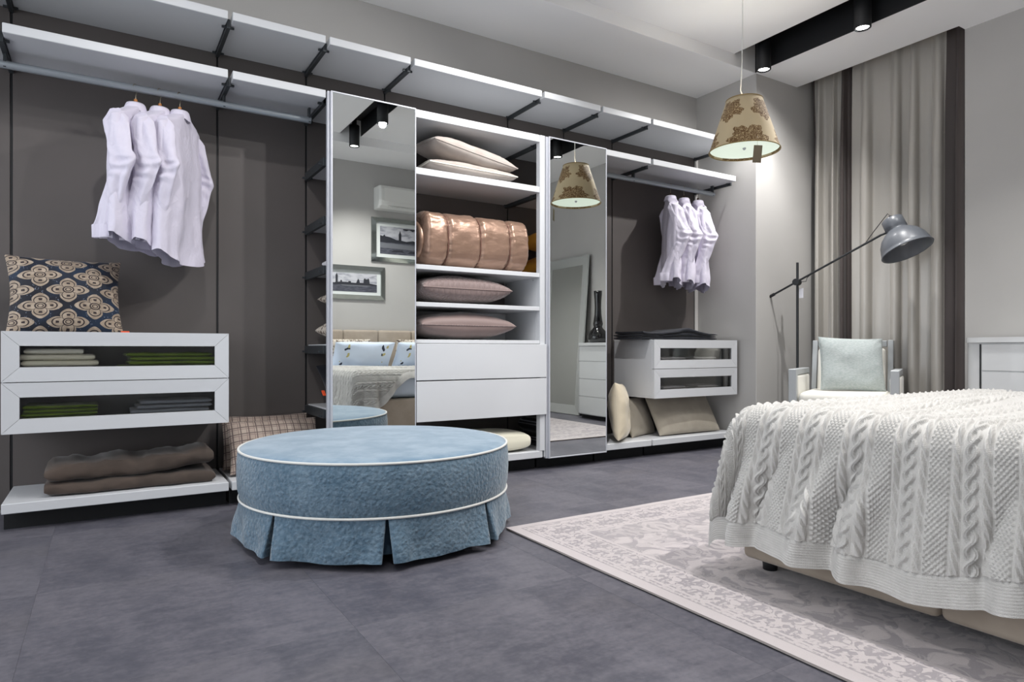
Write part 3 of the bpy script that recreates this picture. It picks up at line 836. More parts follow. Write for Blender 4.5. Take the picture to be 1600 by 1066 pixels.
for x, s, lb, L in ((4.085, 5, 'white shirt on the far rail, leftmost of the three', 0.86), (4.245, 6, 'white shirt on the far rail, middle one of the three', 0.87),
                 (4.418, 7, 'white shirt on the far rail, rightmost one with bent elbow', 0.89)):
    add_shirt(x, math.radians(90 - 33), s, lb, 'dark wooden hanger inside the far white shirt, ' + {5: 'leftmost', 6: 'middle', 7: 'rightmost'}[s] + ' of the three', M['darkwood'], 'white shirts on the far rail', L)

# ------------------------------------------------------------------ ottoman
m = Mat('blue_boucle', rgb(112, 144, 164), 0.85, sheen=0.45, spec=0.25)
cl = m.voro(70, feature='SMOOTH_F1'); n2 = m.noise(5, 4)
m.set('Base Color', m.mix((m.noise(60, 3).step(0.3, 0.75) * 0.45 + n2.step(0.35, 0.7) * 0.35), rgb(76, 100, 118), rgb(122, 142, 156)))
m.bump(cl * -1.0 + m.noise(160, 3) * 0.5, 0.008, 0.75); M['blue'] = m.m
m = Mat('blue_velvet_top', rgb(124, 158, 180), 0.8, sheen=0.5, spec=0.25)
m.set('Base Color', m.mix(m.noise(7, 5, rough=0.65).step(0.35, 0.7), rgb(102, 128, 148), rgb(134, 154, 170))); m.bump(m.noise(220, 3), 0.0015, 0.5); M['blue_top'] = m.m
M['piping'] = fabric('pale_piping', rgb(208, 208, 204))
OX, OY, OR = 1.101, 2.968, 0.611
ot = thing('ottoman', 'large round blue ottoman with white piping and pleated skirt', 'ottoman', (OX, OY, 0))
prof = [(0.0, 0.433)] + [(OR * t, 0.433 - 0.014 * t ** 4) for t in (0.2, 0.4, 0.6, 0.75, 0.88, 0.95)] + [(OR - 0.012, 0.416), (OR - 0.003, 0.410)]
MB().lathe(prof, 96).build('seat_top', M['blue_top'], ot, local=True)
pr = [(OR - 0.003, 0.408), (OR + 0.004, 0.395), (OR + 0.008, 0.36), (OR + 0.009, 0.30), (OR + 0.005, 0.24), (OR - 0.004, 0.205), (OR - 0.008, 0.198)]
MB().lathe(pr, 96).build('side_band', M['blue'], ot, local=True)
for r, z, nm in ((OR, 0.410, 'piping'), (OR - 0.001, 0.200, 'piping')):
    MB().tube([(r * math.cos(a * 2 * PI / 120), r * math.sin(a * 2 * PI / 120), z) for a in range(121)], 0.0052, 8, cap=False).build(nm, M['piping'], ot, local=True)
MB().lathe([(OR - 0.07, 0.04), (OR - 0.07, 0.2)], 64).build('pleat_lining', fabric('blue_lining', rgb(70, 94, 112)), ot, local=True)
MB().lathe([(0, 0.035), (OR - 0.08, 0.035), (OR - 0.08, 0.2)], 48).build('base', M['plinth'], ot, local=True)
for k in range(4):
    a = PI / 4 + k * PI / 2
    MB().lathe([(0, 0.0), (0.025, 0.0), (0.028, 0.04)], 16, (0.4 * math.cos(a), 0.4 * math.sin(a), 0)).build('foot', M['black'], ot, local=True)
for k in range(8):
    a0 = math.radians(-152 + 45 * k); a1 = a0 + math.radians(45)
    mb = MB(); P = []; nv = 12; nu = 44
    for i in range(nu + 1):
        s_ = i / nu; row = []
        for j in range(nv + 1):
            t = j / nv                       # 0 top, 1 hem
            gap = math.radians(0.25 + 1.5 * t)
            # returns that fold inwards at both ends
            if s_ < 0.08: q = s_ / 0.08; ang = a0 + gap + 0.02 * (1 - q); inn = (1 - q) * 0.055 * (0.25 + 0.75 * t)
            elif s_ > 0.92: q = (1 - s_) / 0.08; ang = a1 - gap - 0.02 * (1 - q); inn = (1 - q) * 0.055 * (0.25 + 0.75 * t)
            else: ang = a0 + gap + (a1 - a0 - 2 * gap) * (s_ - 0.08) / 0.84; inn = 0
            w = (ang - a0) / (a1 - a0)
            chord = math.cos(PI / 8) / math.cos((w - 0.5) * PI / 4)
            rt = OR - 0.004
            rh = 0.648 * (chord * 0.85 + 0.15)
            r = rt + (rh - rt) * (t ** 1.2)
            # swags: soft diagonal folds from the pleat tops
            r += 0.012 * t * math.sin(w * PI * 4 + k) * math.sin(t * PI * 0.9) + 0.010 * math.exp(-((w - 0.12) / 0.08) ** 2) * t + 0.010 * math.exp(-((w - 0.88) / 0.08) ** 2) * t
            r += 0.006 * fbm(w * 5 + k * 3, t * 2, 1.0, 2) * t
            z = 0.196 - 0.166 * t + 0.004 * math.sin(w * 9 + k) * t
            row.append(((r - inn) * math.cos(ang), (r - inn) * math.sin(ang), z))
        P.append(row)
    mb.grid(P); mb.build('skirt_panel', M['blue'], ot, local=True)

# ------------------------------------------------------------------ rug
RX0, RX1, RY0, RY1 = 1.605, 4.64, 0.42, 2.625
m = Mat('damask_rug', rgb(196, 188, 188), 0.95, sheen=0.3, spec=0.1)
x, y, z = m.xyz()
hx, hy = (RX1 - RX0) / 2, (RY1 - RY0) / 2
ed = ((x.abs() * -1 + hx).min(y.abs() * -1 + hy))          # distance to the edge
def scroll(sc, lo, hi, seed):
    wx = m.noise(sc * 0.9, 2, vec=m.vec(x + seed, y, seed)); wy = m.noise(sc * 0.9, 2, vec=m.vec(x, y + seed, seed + 4))
    v = m.vec(x + (wx - 0.5) * (1.2 / sc), y + (wy - 0.5) * (1.2 / sc), seed)
    n = m.noise(sc, 1.5, vec=v)
    return ((n * 5.0).fract() - 0.5).abs().step(lo, hi)
def mirror_xy(ax, per): return ((ax / per).fract() - 0.5).abs() * per
fx, fy = mirror_xy(x, 0.9), mirror_xy(y, 1.1)
wx = m.noise(6, 2, vec=m.vec(fx, fy, 2.0)); wy = m.noise(6, 2, vec=m.vec(fx, fy, 7.0))
v = m.vec(fx + (wx - 0.5) * 0.22, fy + (wy - 0.5) * 0.22, 1.0)
fieldp = ((m.noise(5.5, 1.5, vec=v) * 5.0).fract() - 0.5).abs().step(0.20, 0.27)
fine = m.noise(24, 3, vec=v, dist=1.2).step(0.49, 0.54)
field = (fieldp * 0.75 + fine * 0.55).clamp()
bord = m.noise(20, 2, vec=m.vec(mirror_xy(x, 0.26), mirror_xy(y, 0.26), 3.0), dist=2.2).step(0.45, 0.52)
inb = ed.lt(0.26)
lines = (ed - 0.26).abs().lt(0.008).max((ed - 0.235).abs().lt(0.004)).max((ed - 0.085).abs().lt(0.006)).max((ed - 0.065).abs().lt(0.003))
pat = (field * (1.0 - inb) + bord * inb) * ed.gt(0.055)
pat = pat.max(lines).max(ed.lt(0.05))
c = m.mix(pat, rgb(150, 144, 147), rgb(188, 180, 180))
c = m.mix(m.noise(2.5, 4).step(0.35, 0.7) * 0.25, c, rgb(180, 174, 171))
m.set('Base Color', c); m.bump(pat * 0.5 + m.noise(420, 2) * 0.7, 0.003, 0.6)
rug = thing('rug', 'pale grey-pink damask rug under the bed', 'rug', ((RX0 + RX1) / 2, (RY0 + RY1) / 2, 0))
rm = MB(); P = []
nx, ny = 120, 90
rp = []
for i in range(nx + 1):
    row = []
    for j in range(ny + 1):
        px = -hx + 2 * hx * i / nx; py = -hy + 2 * hy * j / ny
        e = min(hx - abs(px), hy - abs(py))
        zz = 0.011 + 0.002 * sst(0, 0.02, e) + 0.0012 * fbm(px * 3, py * 3, 0, 2)
        wob = 0.004 * fbm(py * 2.2, 3.0, px * 2.2, 2)
        row.append((px + (wob if i in (0, nx) else 0), py + (wob if j in (0, ny) else 0), zz))
    rp.append(row)
rm.grid(rp)
rm.build('pile', m.m, rug, local=True)
sd = MB()
loop = [rp[i][0] for i in range(nx + 1)] + [rp[nx][j] for j in range(1, ny + 1)] + [rp[i][ny] for i in range(nx - 1, -1, -1)] + [rp[0][j] for j in range(ny - 1, 0, -1)]
sd.grid([[p, (p[0], p[1], 0.004)] for p in loop], closed_u=True); sd.build('pile_edge', fabric('rug_edge', rgb(160, 152, 147), weave=500, bump=0.002), rug, local=True)
MB().box((-hx + 0.002, -hy + 0.002, 0.0002), (hx - 0.002, hy - 0.002, 0.004), 0).build('backing', M['plinth'], rug, local=True)

# ------------------------------------------------------------------ bed
M['bed_fab'] = fabric('sand_upholstery', rgb(168, 156, 142), rgb(160, 148, 134), weave=400)
M['sheet'] = fabric('pale_blue_sheet', rgb(214, 226, 240))
M['white_duvet'] = fabric('white_duvet', rgb(236, 238, 240))
bx0, bx1, by0, by1 = 2.05, 3.80, -0.33, 1.64
bed = thing('bed', 'double bed with sand upholstered base and panelled headboard', 'bed', ((bx0 + bx1) / 2, (by0 + by1) / 2, 0.013))
def slab(lo, hi, r, mat, name, parent, n=6):
    """rounded soft slab"""
    mb = MB(); c = [(a + b) / 2 for a, b in zip(lo, hi)]; h = [(b - a) / 2 for a, b in zip(lo, hi)]
    import bmesh
    bm = bmesh.new(); bmesh.ops.create_cube(bm, size=1.0)
    for v_ in bm.verts: v_.co = Vector((c[i] + v_.co[i] * 2 * h[i] for i in range(3)))
    bmesh.ops.bevel(bm, geom=bm.edges[:], offset=r, segments=n, profile=0.5, affect='EDGES')
    bm.verts.index_update()
    mb.add([v_.co for v_ in bm.verts], [[v_.index for v_ in f.verts] for f in bm.faces], True)
    bm.free()
    return mb.build(name, mat, parent)
# base upholstered in panels along the side, with seams between
segs = [(by0, 0.30), (0.303, 0.95), (0.953, by1)]
for a, b in segs:
    slab((bx0, a, 0.065), (bx0 + 0.09, b, 0.375), 0.022, M['bed_fab'], 'side_rail', bed, 4)
    slab((bx1 - 0.09, a, 0.065), (bx1, b, 0.375), 0.022, M['bed_fab'], 'side_rail', bed, 4)
slab((bx0 + 0.09, by1 - 0.09, 0.065), (bx1 - 0.09, by1, 0.375), 0.022, M['bed_fab'], 'foot_rail', bed, 4)
B('slat_base', (bx0 + 0.09, by0, 0.075), (bx1 - 0.09, by1 - 0.09, 0.36), 'plinth', bed, 0.003)
slab((bx0 + 0.01, by0 + 0.02, 0.377), (bx1 - 0.01, 1.575, 0.605), 0.06, M['sheet'], 'mattress', bed, 6)
for q in range(4):
    a = bx0 - 0.02 + q * (bx1 - bx0 + 0.04) / 4; b = bx0 - 0.02 + (q + 1) * (bx1 - bx0 + 0.04) / 4
    slab((a + 0.001, by0 - 0.10, 0.065), (b - 0.001, by0 + 0.0, 1.09), 0.03, M['bed_fab'], 'headboard_panel', bed, 4)
for px in (bx0 + 0.10, bx1 - 0.10):
    for py in (by0 + 0.12, by1 - 0.05):
        MB().lathe([(0, 0.0), (0.026, 0.0), (0.03, 0.055), (0, 0.055)], 16, (px, py, 0.0135)).build('foot', M['black'], bed)
# white duvet towards the head
dv = MB(); P = []
for i in range(61):
    row = []
    for j in range(31):
        px = bx0 - 0.05 + (bx1 - bx0 + 0.1) * i / 60; py = -0.12 + 0.62 * j / 30
        e = min(px - (bx0 - 0.05), (bx1 + 0.05) - px)
        zz = 0.632 + 0.010 * fbm(px * 3, py * 4, 2.0, 3) - 0.16 * (1 - sst(0, 0.10, e)) - 0.02 * (1 - sst(-0.12, -0.02, py))
        row.append((px, py, zz))
    P.append(row)
dv.grid(P)
dvo = tag(dv.build('duvet', M['white_duvet']), 'white duvet spread between pillows and knitted throw', 'duvet')
so = dvo.modifiers.new('thick', 'SOLIDIFY'); so.thickness = 0.02
# pillows against the headboard
m = Mat('pale_blue_pillow', rgb(208, 222, 240), 0.75, sheen=0.2)
m.bump(m.noise(10, 4), 0.01, 0.35); M['pblue'] = m.m
m = Mat('embroidered_pillow', rgb(214, 226, 242), 0.75, sheen=0.2)
x, y, z = m.xyz()
vv = m.voro(11, vec=m.vec(x, y, 0.0)); side = (x.abs() - 0.19).gt(0.0) * (x.abs() - 0.29).lt(0.0)
lf = m.noise(17, 0, vec=m.vec(x, y, 3.0)).gt(0.66); lf2 = m.noise(17, 0, vec=m.vec(x, y, 11.0)).gt(0.67)
c = m.mix(lf * side, rgb(212, 225, 243), rgb(40, 48, 66)); c = m.mix(lf2 * side, c, rgb(190, 180, 120))
m.set('Base Color', c); m.bump(m.noise(10, 4), 0.01, 0.35); M['embro'] = m.m
tilt = math.radians(52)
cushion('pillow', 'embroidered pale blue pillow, left front one on the bed', M['embro'], 0.72, 0.42, 0.18, (2.60, 0.0, 0.765), (tilt, 0, 0), 81, 0.03, wr=0.012, group='pillows on the bed', cat='pillow')
cushion('pillow', 'embroidered pale blue pillow, right front one on the bed', M['embro'], 0.72, 0.42, 0.18, (3.36, 0.0, 0.765), (tilt, 0, 0), 82, 0.03, wr=0.012, group='pillows on the bed', cat='pillow')
cushion('pillow', 'cream striped pillow behind the left embroidered one', M['leaf'], 0.66, 0.36, 0.14, (2.42, -0.20, 0.80), (math.radians(74), 0, 0), 83, 0.03, group='pillows on the bed', cat='pillow')
cushion('pillow', 'cream striped pillow behind the right embroidered one', M['leaf'], 0.66, 0.36, 0.14, (3.42, -0.20, 0.80), (math.radians(74), 0, 0), 84, 0.03, group='pillows on the bed', cat='pillow')

# ------------------------------------------------------------------ knitted throw: dense sheet with cables, twists and seed stitch
def knit_throw():
    Xe, Ye, zt, r = 2.035, 1.515, 0.645, 0.075
    a = np.concatenate([np.arange(-1.74, -0.30, 0.0075), np.arange(-0.30, 0.0, 0.0035), np.linspace(0.0, 1.0, 215)[:]])   # last block: share of the side drop
    na = len(a); nside = 215
    b = np.concatenate([np.linspace(-1.40, 0.0, 690)[:-1], np.linspace(0, 1, 205)])     # last block: share of the foot drop
    nb = len(b); nfoot = 205
    A = np.repeat(a[:, None], nb, 1); Bm = np.repeat(b[None, :], na, 0)
    amax = 0.555 + 0.008 * np.sin(b * 9.0) - 0.075 * np.clip((-b - 0.55) / 0.5, 0, 1); amax[-nfoot:] = 0.555 - 0.02 * np.linspace(0, 1, nfoot)
    A[-nside:, :] = a[-nside:, None] * amax[None, :]
    s = np.clip((A[:, 0] + 0.50) / 0.45, 0, 1); s = s * s * (3 - 2 * s)
    bmax = 0.15 + 0.33 * s
    Bm[:, -nfoot:] = b[None, -nfoot:] * bmax[:, None]
    ea = np.maximum(A, 0); eb = np.maximum(Bm, 0)
    p = 4.0
    L = (ea ** p + eb ** p) ** (1 / p)
    L2 = np.sqrt(ea ** 2 + eb ** 2) + 1e-9
    dx, dy = -ea / L2, eb / L2
    ang = np.arctan2(eb, ea + 1e-9)                    # 0 = side, pi/2 = foot
    r = r + 0.065 * np.sin(ang) ** 2
    q = r * math.pi / 2
    out = np.where(L < q, r * np.sin(np.minimum(L, q) / r), r + (L - q) * 0.05)
    dn = np.where(L < q, r * (1 - np.cos(np.minimum(L, q) / r)), r + (L - q) * 0.985)
    # folds, running down the drop
    Yc = np.minimum(Ye + Bm, Ye)
    corner = (ea > 0) & (eb > 0)
    tau = Yc + np.where(ea > 0, ang * 0.22, 0) 
    Xc = np.maximum(Xe - A, Xe)
    drop = np.clip((L - 0.05) / 0.40, 0, 1); drop = drop * drop * (3 - 2 * drop)
    def g(c, w, t): return np.exp(-((t - c) / w) ** 2)
    fs = 0.012 * np.sin(2 * np.pi * tau / 0.41 + 0.6) + 0.008 * np.sin(2 * np.pi * tau / 0.19 + 2.0)
    tl = tau - 0.10 * drop                                       # folds lean
    fs = fs + 0.045 * g(1.16, 0.035, tl) - 0.035 * g(1.09, 0.022, tl) + 0.035 * g(1.02, 0.03, tl) + 0.03 * g(0.62, 0.05, tl) - 0.022 * g(0.70, 0.025, tl) + 0.035 * g(1.40, 0.04, tl) - 0.02 * g(1.34, 0.02, tl) 
    ff = 0.016 * np.sin(2 * np.pi * Xc / 0.16) + 0.008 * np.sin(2 * np.pi * Xc / 0.085)
    wgt = np.cos(ang) ** 2
    fold = (fs * wgt + ff * (1 - wgt)) * drop
    fold = np.where(corner, fold + 0.03 * np.sin(ang * 2) ** 2 * drop, fold)
    out = out + fold
    puff = 0.012 * np.sin(Xc * 3.3 + 1) * np.sin(Yc * 4.1) + 0.010 * np.exp(-((Yc - 0.75 - 0.25 * (Xc - 2.6)) / 0.05) ** 2) + 0.012 * np.exp(-((Yc - 1.15 + 0.2 * (Xc - 2.6)) / 0.035) ** 2) + 0.008 * np.exp(-((Yc - 0.45) / 0.04) ** 2)
    inner = np.clip(np.minimum(-np.minimum(A, 0), -np.minimum(Bm, 0)) / 0.12, 0, 1)
    X = np.where(ea > 0, Xe, Xe - A) + dx * out
    Y = np.where(eb > 0, Ye, Ye + Bm) + dy * out
    lean = np.clip((Y - 0.85) / 0.6, 0, 1); Y = Y + 0.085 * np.clip((L - 0.02) / 0.5, 0, 1) * lean * (np.cos(ang) ** 2 * 1.0 + 0.35 * np.sin(ang) ** 2)
    # far side: the throw runs down over the other edge of the bed
    far = np.clip((X - 3.70) / 0.08, 0, 1)
    Z = zt - dn + puff * inner - 0.10 * far ** 2
    Z = np.maximum(Z, 0.030)
    V = np.stack([X, Y, Z], -1)
    # normals
    du = np.gradient(V, axis=0); dvv = np.gradient(V, axis=1)
    N = np.cross(dvv, du); N /= (np.linalg.norm(N, axis=-1, keepdims=True) + 1e-12)
    # ---- stitch relief
    P_ = 0.152; t = np.mod(Bm + 0.03, P_); v = A
    h = np.zeros_like(A)
    # seed stitch 0 .. 0.050
    d1, d2 = 0.0125, 0.0175
    row = np.floor(v / d2 * 2)
    seed = np.clip(np.sin(2 * np.pi * (t / d1 + 0.5 * np.mod(row, 2))), -0.3, 1) * np.abs(np.sin(np.pi * v / d2 * 2)) ** 0.6
    h = np.where(t < 0.050, 0.35 + 0.65 * seed, h)
    def rope(h, c, w, Lr, sgn):
        uu = (t - c) / w; ins = np.abs(uu) < 1
        ph = v / Lr + sgn * 0.55 * uu
        hb = np.sqrt(np.clip(1 - uu ** 2, 0, 1)) * (0.12 + 1.05 * np.abs(np.cos(np.pi * ph)) ** 1.3)
        return np.where(ins, hb * 1.25, h)
    h = rope(h, 0.066, 0.0100, 0.052, 1); h = rope(h, 0.137, 0.0100, 0.052, 1)
    # two crossing double strands
    c0, w0, Lc = 0.1015, 0.0185, 0.090
    uu = (t - c0) / w0
    sn = np.sin(2 * np.pi * v / Lc); cs = np.cos(2 * np.pi * v / Lc)
    cab = np.zeros_like(h)
    for sg in (1, -1):
        ctr = 0.58 * sn * sg
        dd = np.abs(uu - ctr) / 0.36
        st = np.sqrt(np.clip(1 - dd ** 2, 0, 1)) * (0.95 + 0.30 * cs * sg) - 0.5 * np.exp(-(dd / 0.2) ** 2)
        cab = np.maximum(cab, st)
    h = np.where(np.abs(uu) < 1.05, np.maximum(0.05, cab * 1.15), h)
    # garter hem along every edge
    eA = amax[None, :] - A; eB = bmax[:, None] - Bm
    eH = np.minimum(eA, eB)
    rib = 0.30 + 0.11 * np.sin(2 * np.pi * eH / 0.0085)
    h = np.where(eH < 0.085, rib, h)
    h = np.where((eH >= 0.085) & (eH < 0.089), -0.1, h)
    V = V + N * (h * 0.0105)[..., None]
    me = bpy.data.meshes.new('knit_throw')
    nvv = na * nb
    me.vertices.add(nvv); me.vertices.foreach_set('co', V.reshape(-1).astype(np.float32))
    ii, jj = np.meshgrid(np.arange(na - 1), np.arange(nb - 1), indexing='ij')
    f0 = (ii * nb + jj).reshape(-1)
    F_ = np.stack([f0, f0 + 1, f0 + nb + 1, f0 + nb], -1)
    nf = len(F_)
    me.loops.add(nf * 4); me.loops.foreach_set('vertex_index', F_.reshape(-1).astype(np.int32))
    me.polygons.add(nf); me.polygons.foreach_set('loop_start', np.arange(0, nf * 4, 4, dtype=np.int32))
    me.polygons.foreach_set('use_smooth', np.ones(nf, dtype=bool))
    uv = me.uv_layers.new(name='cloth')
    UV = np.stack([A, Bm], -1).reshape(-1, 2)[F_.reshape(-1)]
    uv.data.foreach_set('uv', UV.reshape(-1).astype(np.float32))
    me.update(); me.validate()
    m = Mat('ivory_wool', rgb(204, 202, 198), 0.9, sheen=0.3, spec=0.15)
    u_, v_, w_ = m.xyz('UV')
    yarn = (u_ * 1500.0).sin() * 0.5 + ((v_ * 1700.0) + (u_ * 1500.0).cos()).sin() * 0.5 + m.noise(900, 2) * 0.6
    m.bump(yarn, 0.0012, 0.5)
    m.vary(rgb(194, 192, 188), 20)
    me.materials.append(m.m)
    o = bpy.data.objects.new('knit_throw', me); COL.objects.link(o)
    return tag(o, 'ivory cable-knit throw draped over the foot of the bed', 'throw')
knit_throw()

# ------------------------------------------------------------------ pendant lamp
PX, PY = 3.589, 2.852
m = Mat('damask_shade', rgb(198, 172, 130), 0.8, sheen=0.1)
x, y, z = m.xyz()
th = y.atan2(x)
cu_ = (th * (4.0 / (2 * PI))); # repeats round the shade
rowz = ((z + 0.06) / 0.20)
shift = rowz.floor() * 0.5
lu = ((cu_ + shift).fract() - 0.5) * 2.0; lv = (rowz.fract() - 0.5) * 2.0
rr = (lu * lu + lv * lv * 1.1).sqrt(); aa = lv.atan2(lu)
edge = (aa * 5.0).sin() * 0.12 + (aa * 13.0).sin() * 0.06 + m.noise(34, 3) * 0.35 - 0.12
blob = (rr + edge).lt(0.78)
vein = (((m.noise(26, 2, dist=1.0) * 7.0 + (aa * 5.0).sin() * 0.3).fract() - 0.5).abs()).lt(0.13)
c = m.mix(blob, rgb(198, 180, 146), rgb(112, 84, 50)); c = m.mix(blob * vein, c, rgb(188, 164, 124))
m.set('Base Color', c); m.bump(m.noise(500, 2) + blob * 0.5, 0.0006, 0.5)
tr_ = m.nt.nodes.new('ShaderNodeBsdfTranslucent'); mx = m.nt.nodes.new('ShaderNodeMixShader'); mx.inputs[0].default_value = 0.04
m.nt.links.new(c, tr_.inputs[0]); m.nt.links.new(m.b.outputs[0], mx.inputs[1]); m.nt.links.new(tr_.outputs[0], mx.inputs[2])
m.nt.links.new(mx.outputs[0], m.nt.nodes['Material Output'].inputs[0])
M['shade'] = m.m
pe = thing('pendant_lamp', 'hanging pendant with tan shade printed with brown flowers', 'pendant lamp', (PX, PY, 2.16))
z0, z1, r0, r1 = 0.0, 0.335, 0.224, 0.115
MB().lathe([(r0, z0), (r0 * 0.75 + r1 * 0.25, z1 * 0.25), ((r0 + r1) / 2, z1 / 2), (r1, z1), (r1 - 0.003, z1), ((r0 + r1) / 2 - 0.003, z1 / 2), (r0 - 0.003, z0 + 0.001), (r0, z0)], 64).build('shade', M['shade'], pe, local=True)
trim = fabric('shade_trim', rgb(150, 128, 84))
for r, z in ((r0, 0.0), (r1, z1)):
    MB().tube([(r * math.cos(a * 2 * PI / 64), r * math.sin(a * 2 * PI / 64), z) for a in range(65)], 0.0035, 6, cap=False).build('trim_ring', trim, pe, local=True)
dm = bpy.data.materials.new('opal_diffuser'); dm.use_nodes = True
bb_ = dm.node_tree.nodes['Principled BSDF']; bb_.inputs['Base Color'].default_value = (0.8, 0.85, 0.75, 1); bb_.inputs['Emission Color'].default_value = (0.86, 1.0, 0.84, 1); bb_.inputs['Emission Strength'].default_value = 0.34
MB().lathe([(0.0, 0.022), (0.12, 0.022), (r0 - 0.012, 0.020), (r0 - 0.006, 0.012)], 64).build('diffuser', dm, pe, local=True)
MB().lathe([(0, 0.006), (0.006, 0.008), (0.011, 0.016), (0.011, 0.022)], 16).build('finial', M['alu'], pe, local=True)
MB().tube([(0, 0, 0.30), (0.0, 0, 0.345), (-0.022, 0.012, 0.40), (-0.016, 0.006, 0.55), (-0.012, 0.004, 0.85), (-0.012, 0.004, 1.138)], 0.0032, 8).build('cord', simple('white_cord', rgb(226, 226, 222), 0.5), pe, local=True)
MB().lathe([(0, 1.139), (0.05, 1.139), (0.052, 1.125), (0.02, 1.105), (0, 1.105)], 32, (-0.012, 0.004, 0)).build('canopy', simple('white_plastic', rgb(225, 225, 222), 0.4), pe, local=True)
# spider arms inside the shade
sp = MB()
for k in range(3):
    a = k * 2 * PI / 3
    sp.tube([(0, 0, 0.30), (r1 * 0.97 * math.cos(a), r1 * 0.97 * math.sin(a), z1 - 0.004)], 0.002, 6)
sp.build('spider', M['alu'], pe, local=True)
# price tag hanging from the near rim
dxy = Vector((-0.11, -0.187, 0))
MB().box((dxy.x - 0.0006, dxy.y - 0.0006, -0.03), (dxy.x + 0.0006, dxy.y + 0.0006, 0.03), 0).build('tag_string', simple('string', rgb(210, 205, 195), 0.7), pe, local=True)
tg = MB().box((-0.026, -0.0008, -0.055), (0.026, 0.0008, 0.055), 0).build('price_tag', simple('brown_card', rgb(120, 108, 88), 0.7), pe, local=True)
tg.location = (dxy.x, dxy.y, -0.083); tg.rotation_euler = (0, math.radians(5), math.radians(-40))
pl = bpy.data.lights.new('pendant_bulb', 'POINT'); pl.energy = PENDANT_W; pl.shadow_soft_size = 0.03; pl.color = (1.0, 0.96, 0.90)
plo = bpy.data.objects.new('pendant_bulb', pl); COL.objects.link(plo); plo.location = (PX, PY, 2.16 + 0.20)

# ------------------------------------------------------------------ curtains in the window niche
m = Mat('silver_satin_curtain', rgb(170, 166, 159), 0.28, sheen=0.15, spec=0.7)
m.bump(m.noise(5, 3, stretch=(3, 3, 0.4)), 0.01, 0.3); M['satin'] = m.m
m = Mat('brown_curtain_band', rgb(70, 62, 60), 0.62, sheen=0.15); m.bump(m.noise(5, 3, stretch=(3, 3, 0.4)), 0.01, 0.3); M['cband'] = m.m
def curtain(label, y0, y1, bands, seed, folds, spread=1.0, zt=3.42):
    t = thing('curtain', label, 'curtain', (5.42, (y0 + y1) / 2, 0.02), group='satin curtains with brown bands in the window niche')
    for (f0, f1, mat, nm) in bands:
        mb = MB(); P = []
        nu = max(8, int(150 * (f1 - f0))); nv = 40
        for i in range(nu + 1):
            f_ = f0 + (f1 - f0) * i / nu; row = []
            for j in range(nv + 1):
                tt = j / nv; z = zt - (zt - 0.02) * tt
                amp = (0.020 + 0.030 * sst(0.02, 0.35, tt)) 
                ph = f_ * folds * 2 * PI + 1.2 * math.sin(f_ * 7 + seed) + 0.5 * math.sin(f_ * 17 + seed * 2)
                dxx = amp * (math.sin(ph) + 0.35 * math.sin(2 * ph + seed + 0.8 * tt)) + 0.012 * fbm(f_ * 9 + seed, tt * 2.0, 1.0, 2) * tt
                yy = y0 + (y1 - y0) * f_ + 0.018 * math.sin(2 * ph + 1.0) * sst(0, 0.3, tt)
                yc = (y0 + y1) / 2
                yy = yc + (yy - yc) * (1 + (spread - 1) * tt)
                row.append((5.44 + dxx, yy, z))
            P.append(row)
        mb.grid(P); mb.build(nm, M[mat], t)
    return t
curtain('left satin curtain with a brown band, behind the floor lamp pole', 3.585, 3.225, [(0.0, 0.055, 'cband', 'brown_band'), (0.055, 0.80, 'satin', 'satin_panel'), (0.80, 1.0, 'cband', 'brown_band')], 1.0, 3.2, 1.02)
curtain('wide right satin curtain with brown band at its right edge', 3.215, 2.335, [(0.0, 0.845, 'satin', 'satin_panel'), (0.845, 1.0, 'cband', 'brown_band')], 2.0, 4.6, 1.0)
tag(MB().tube([(5.44, 2.33, 3.44), (5.44, 3.60, 3.44)], 0.014, 12).build('curtain_pole', M['alu']), 'curtain track hidden in the niche above the satin curtains', 'curtain rail')

# ------------------------------------------------------------------ armchair (local: front = -y)
M['chair_wood'] = simple('grey_lacquered_wood', rgb(168, 172, 174), 0.4)
M['chair_fab'] = fabric('ivory_upholstery', rgb(222, 220, 212))
ch = thing('armchair', 'grey-framed armchair with ivory upholstery standing before the curtains', 'armchair', (4.56, 2.77, 0), math.radians(-65))
hw, dp = 0.335, 0.62
def lslab(lo, hi, r, mat, name, parent):
    o = slab(lo, hi, r, mat, name, None, 4); o.parent = parent; return o
for s in (-1, 1):
    xo = s * hw
    MB().box((xo - 0.028, -0.0, 0.0), (xo + 0.028, 0.06, 0.70), 0.004).build('front_leg', M['chair_wood'], ch, local=True)
    MB().bar((xo, dp - 0.03, 0.66), (xo, dp + 0.04, 0.0), 0.05, 0.05, 0.004, up=(1, 0, 0)).build('rear_leg', M['chair_wood'], ch, local=True)
    MB().box((xo - 0.028, 0.061, 0.655), (xo + 0.028, dp - 0.02, 0.70), 0.004).build('arm_rail', M['chair_wood'], ch, local=True)
    MB().box((xo - 0.026, 0.061, 0.25), (xo + 0.026, dp - 0.03, 0.31), 0.004).build('side_rail', M['chair_wood'], ch, local=True)
    lslab((xo - 0.034, 0.066, 0.312), (xo + 0.034, dp - 0.04, 0.652), 0.02, M['chair_fab'], 'arm_panel', ch)
MB().box((-hw + 0.03, 0.01, 0.25), (hw - 0.03, 0.05, 0.31), 0.003).build('front_rail', M['chair_wood'], ch, local=True)
lslab((-hw + 0.037, -0.005, 0.312), (hw - 0.037, dp - 0.06, 0.53), 0.05, M['chair_fab'], 'seat_cushion', ch)
for s in (-1, 1):
    MB().bar((s * (hw - 0.06), dp - 0.03, 0.30), (s * (hw - 0.06), dp + 0.10, 0.92), 0.05, 0.04, 0.004, up=(1, 0, 0)).build('back_post', M['chair_wood'], ch, local=True)
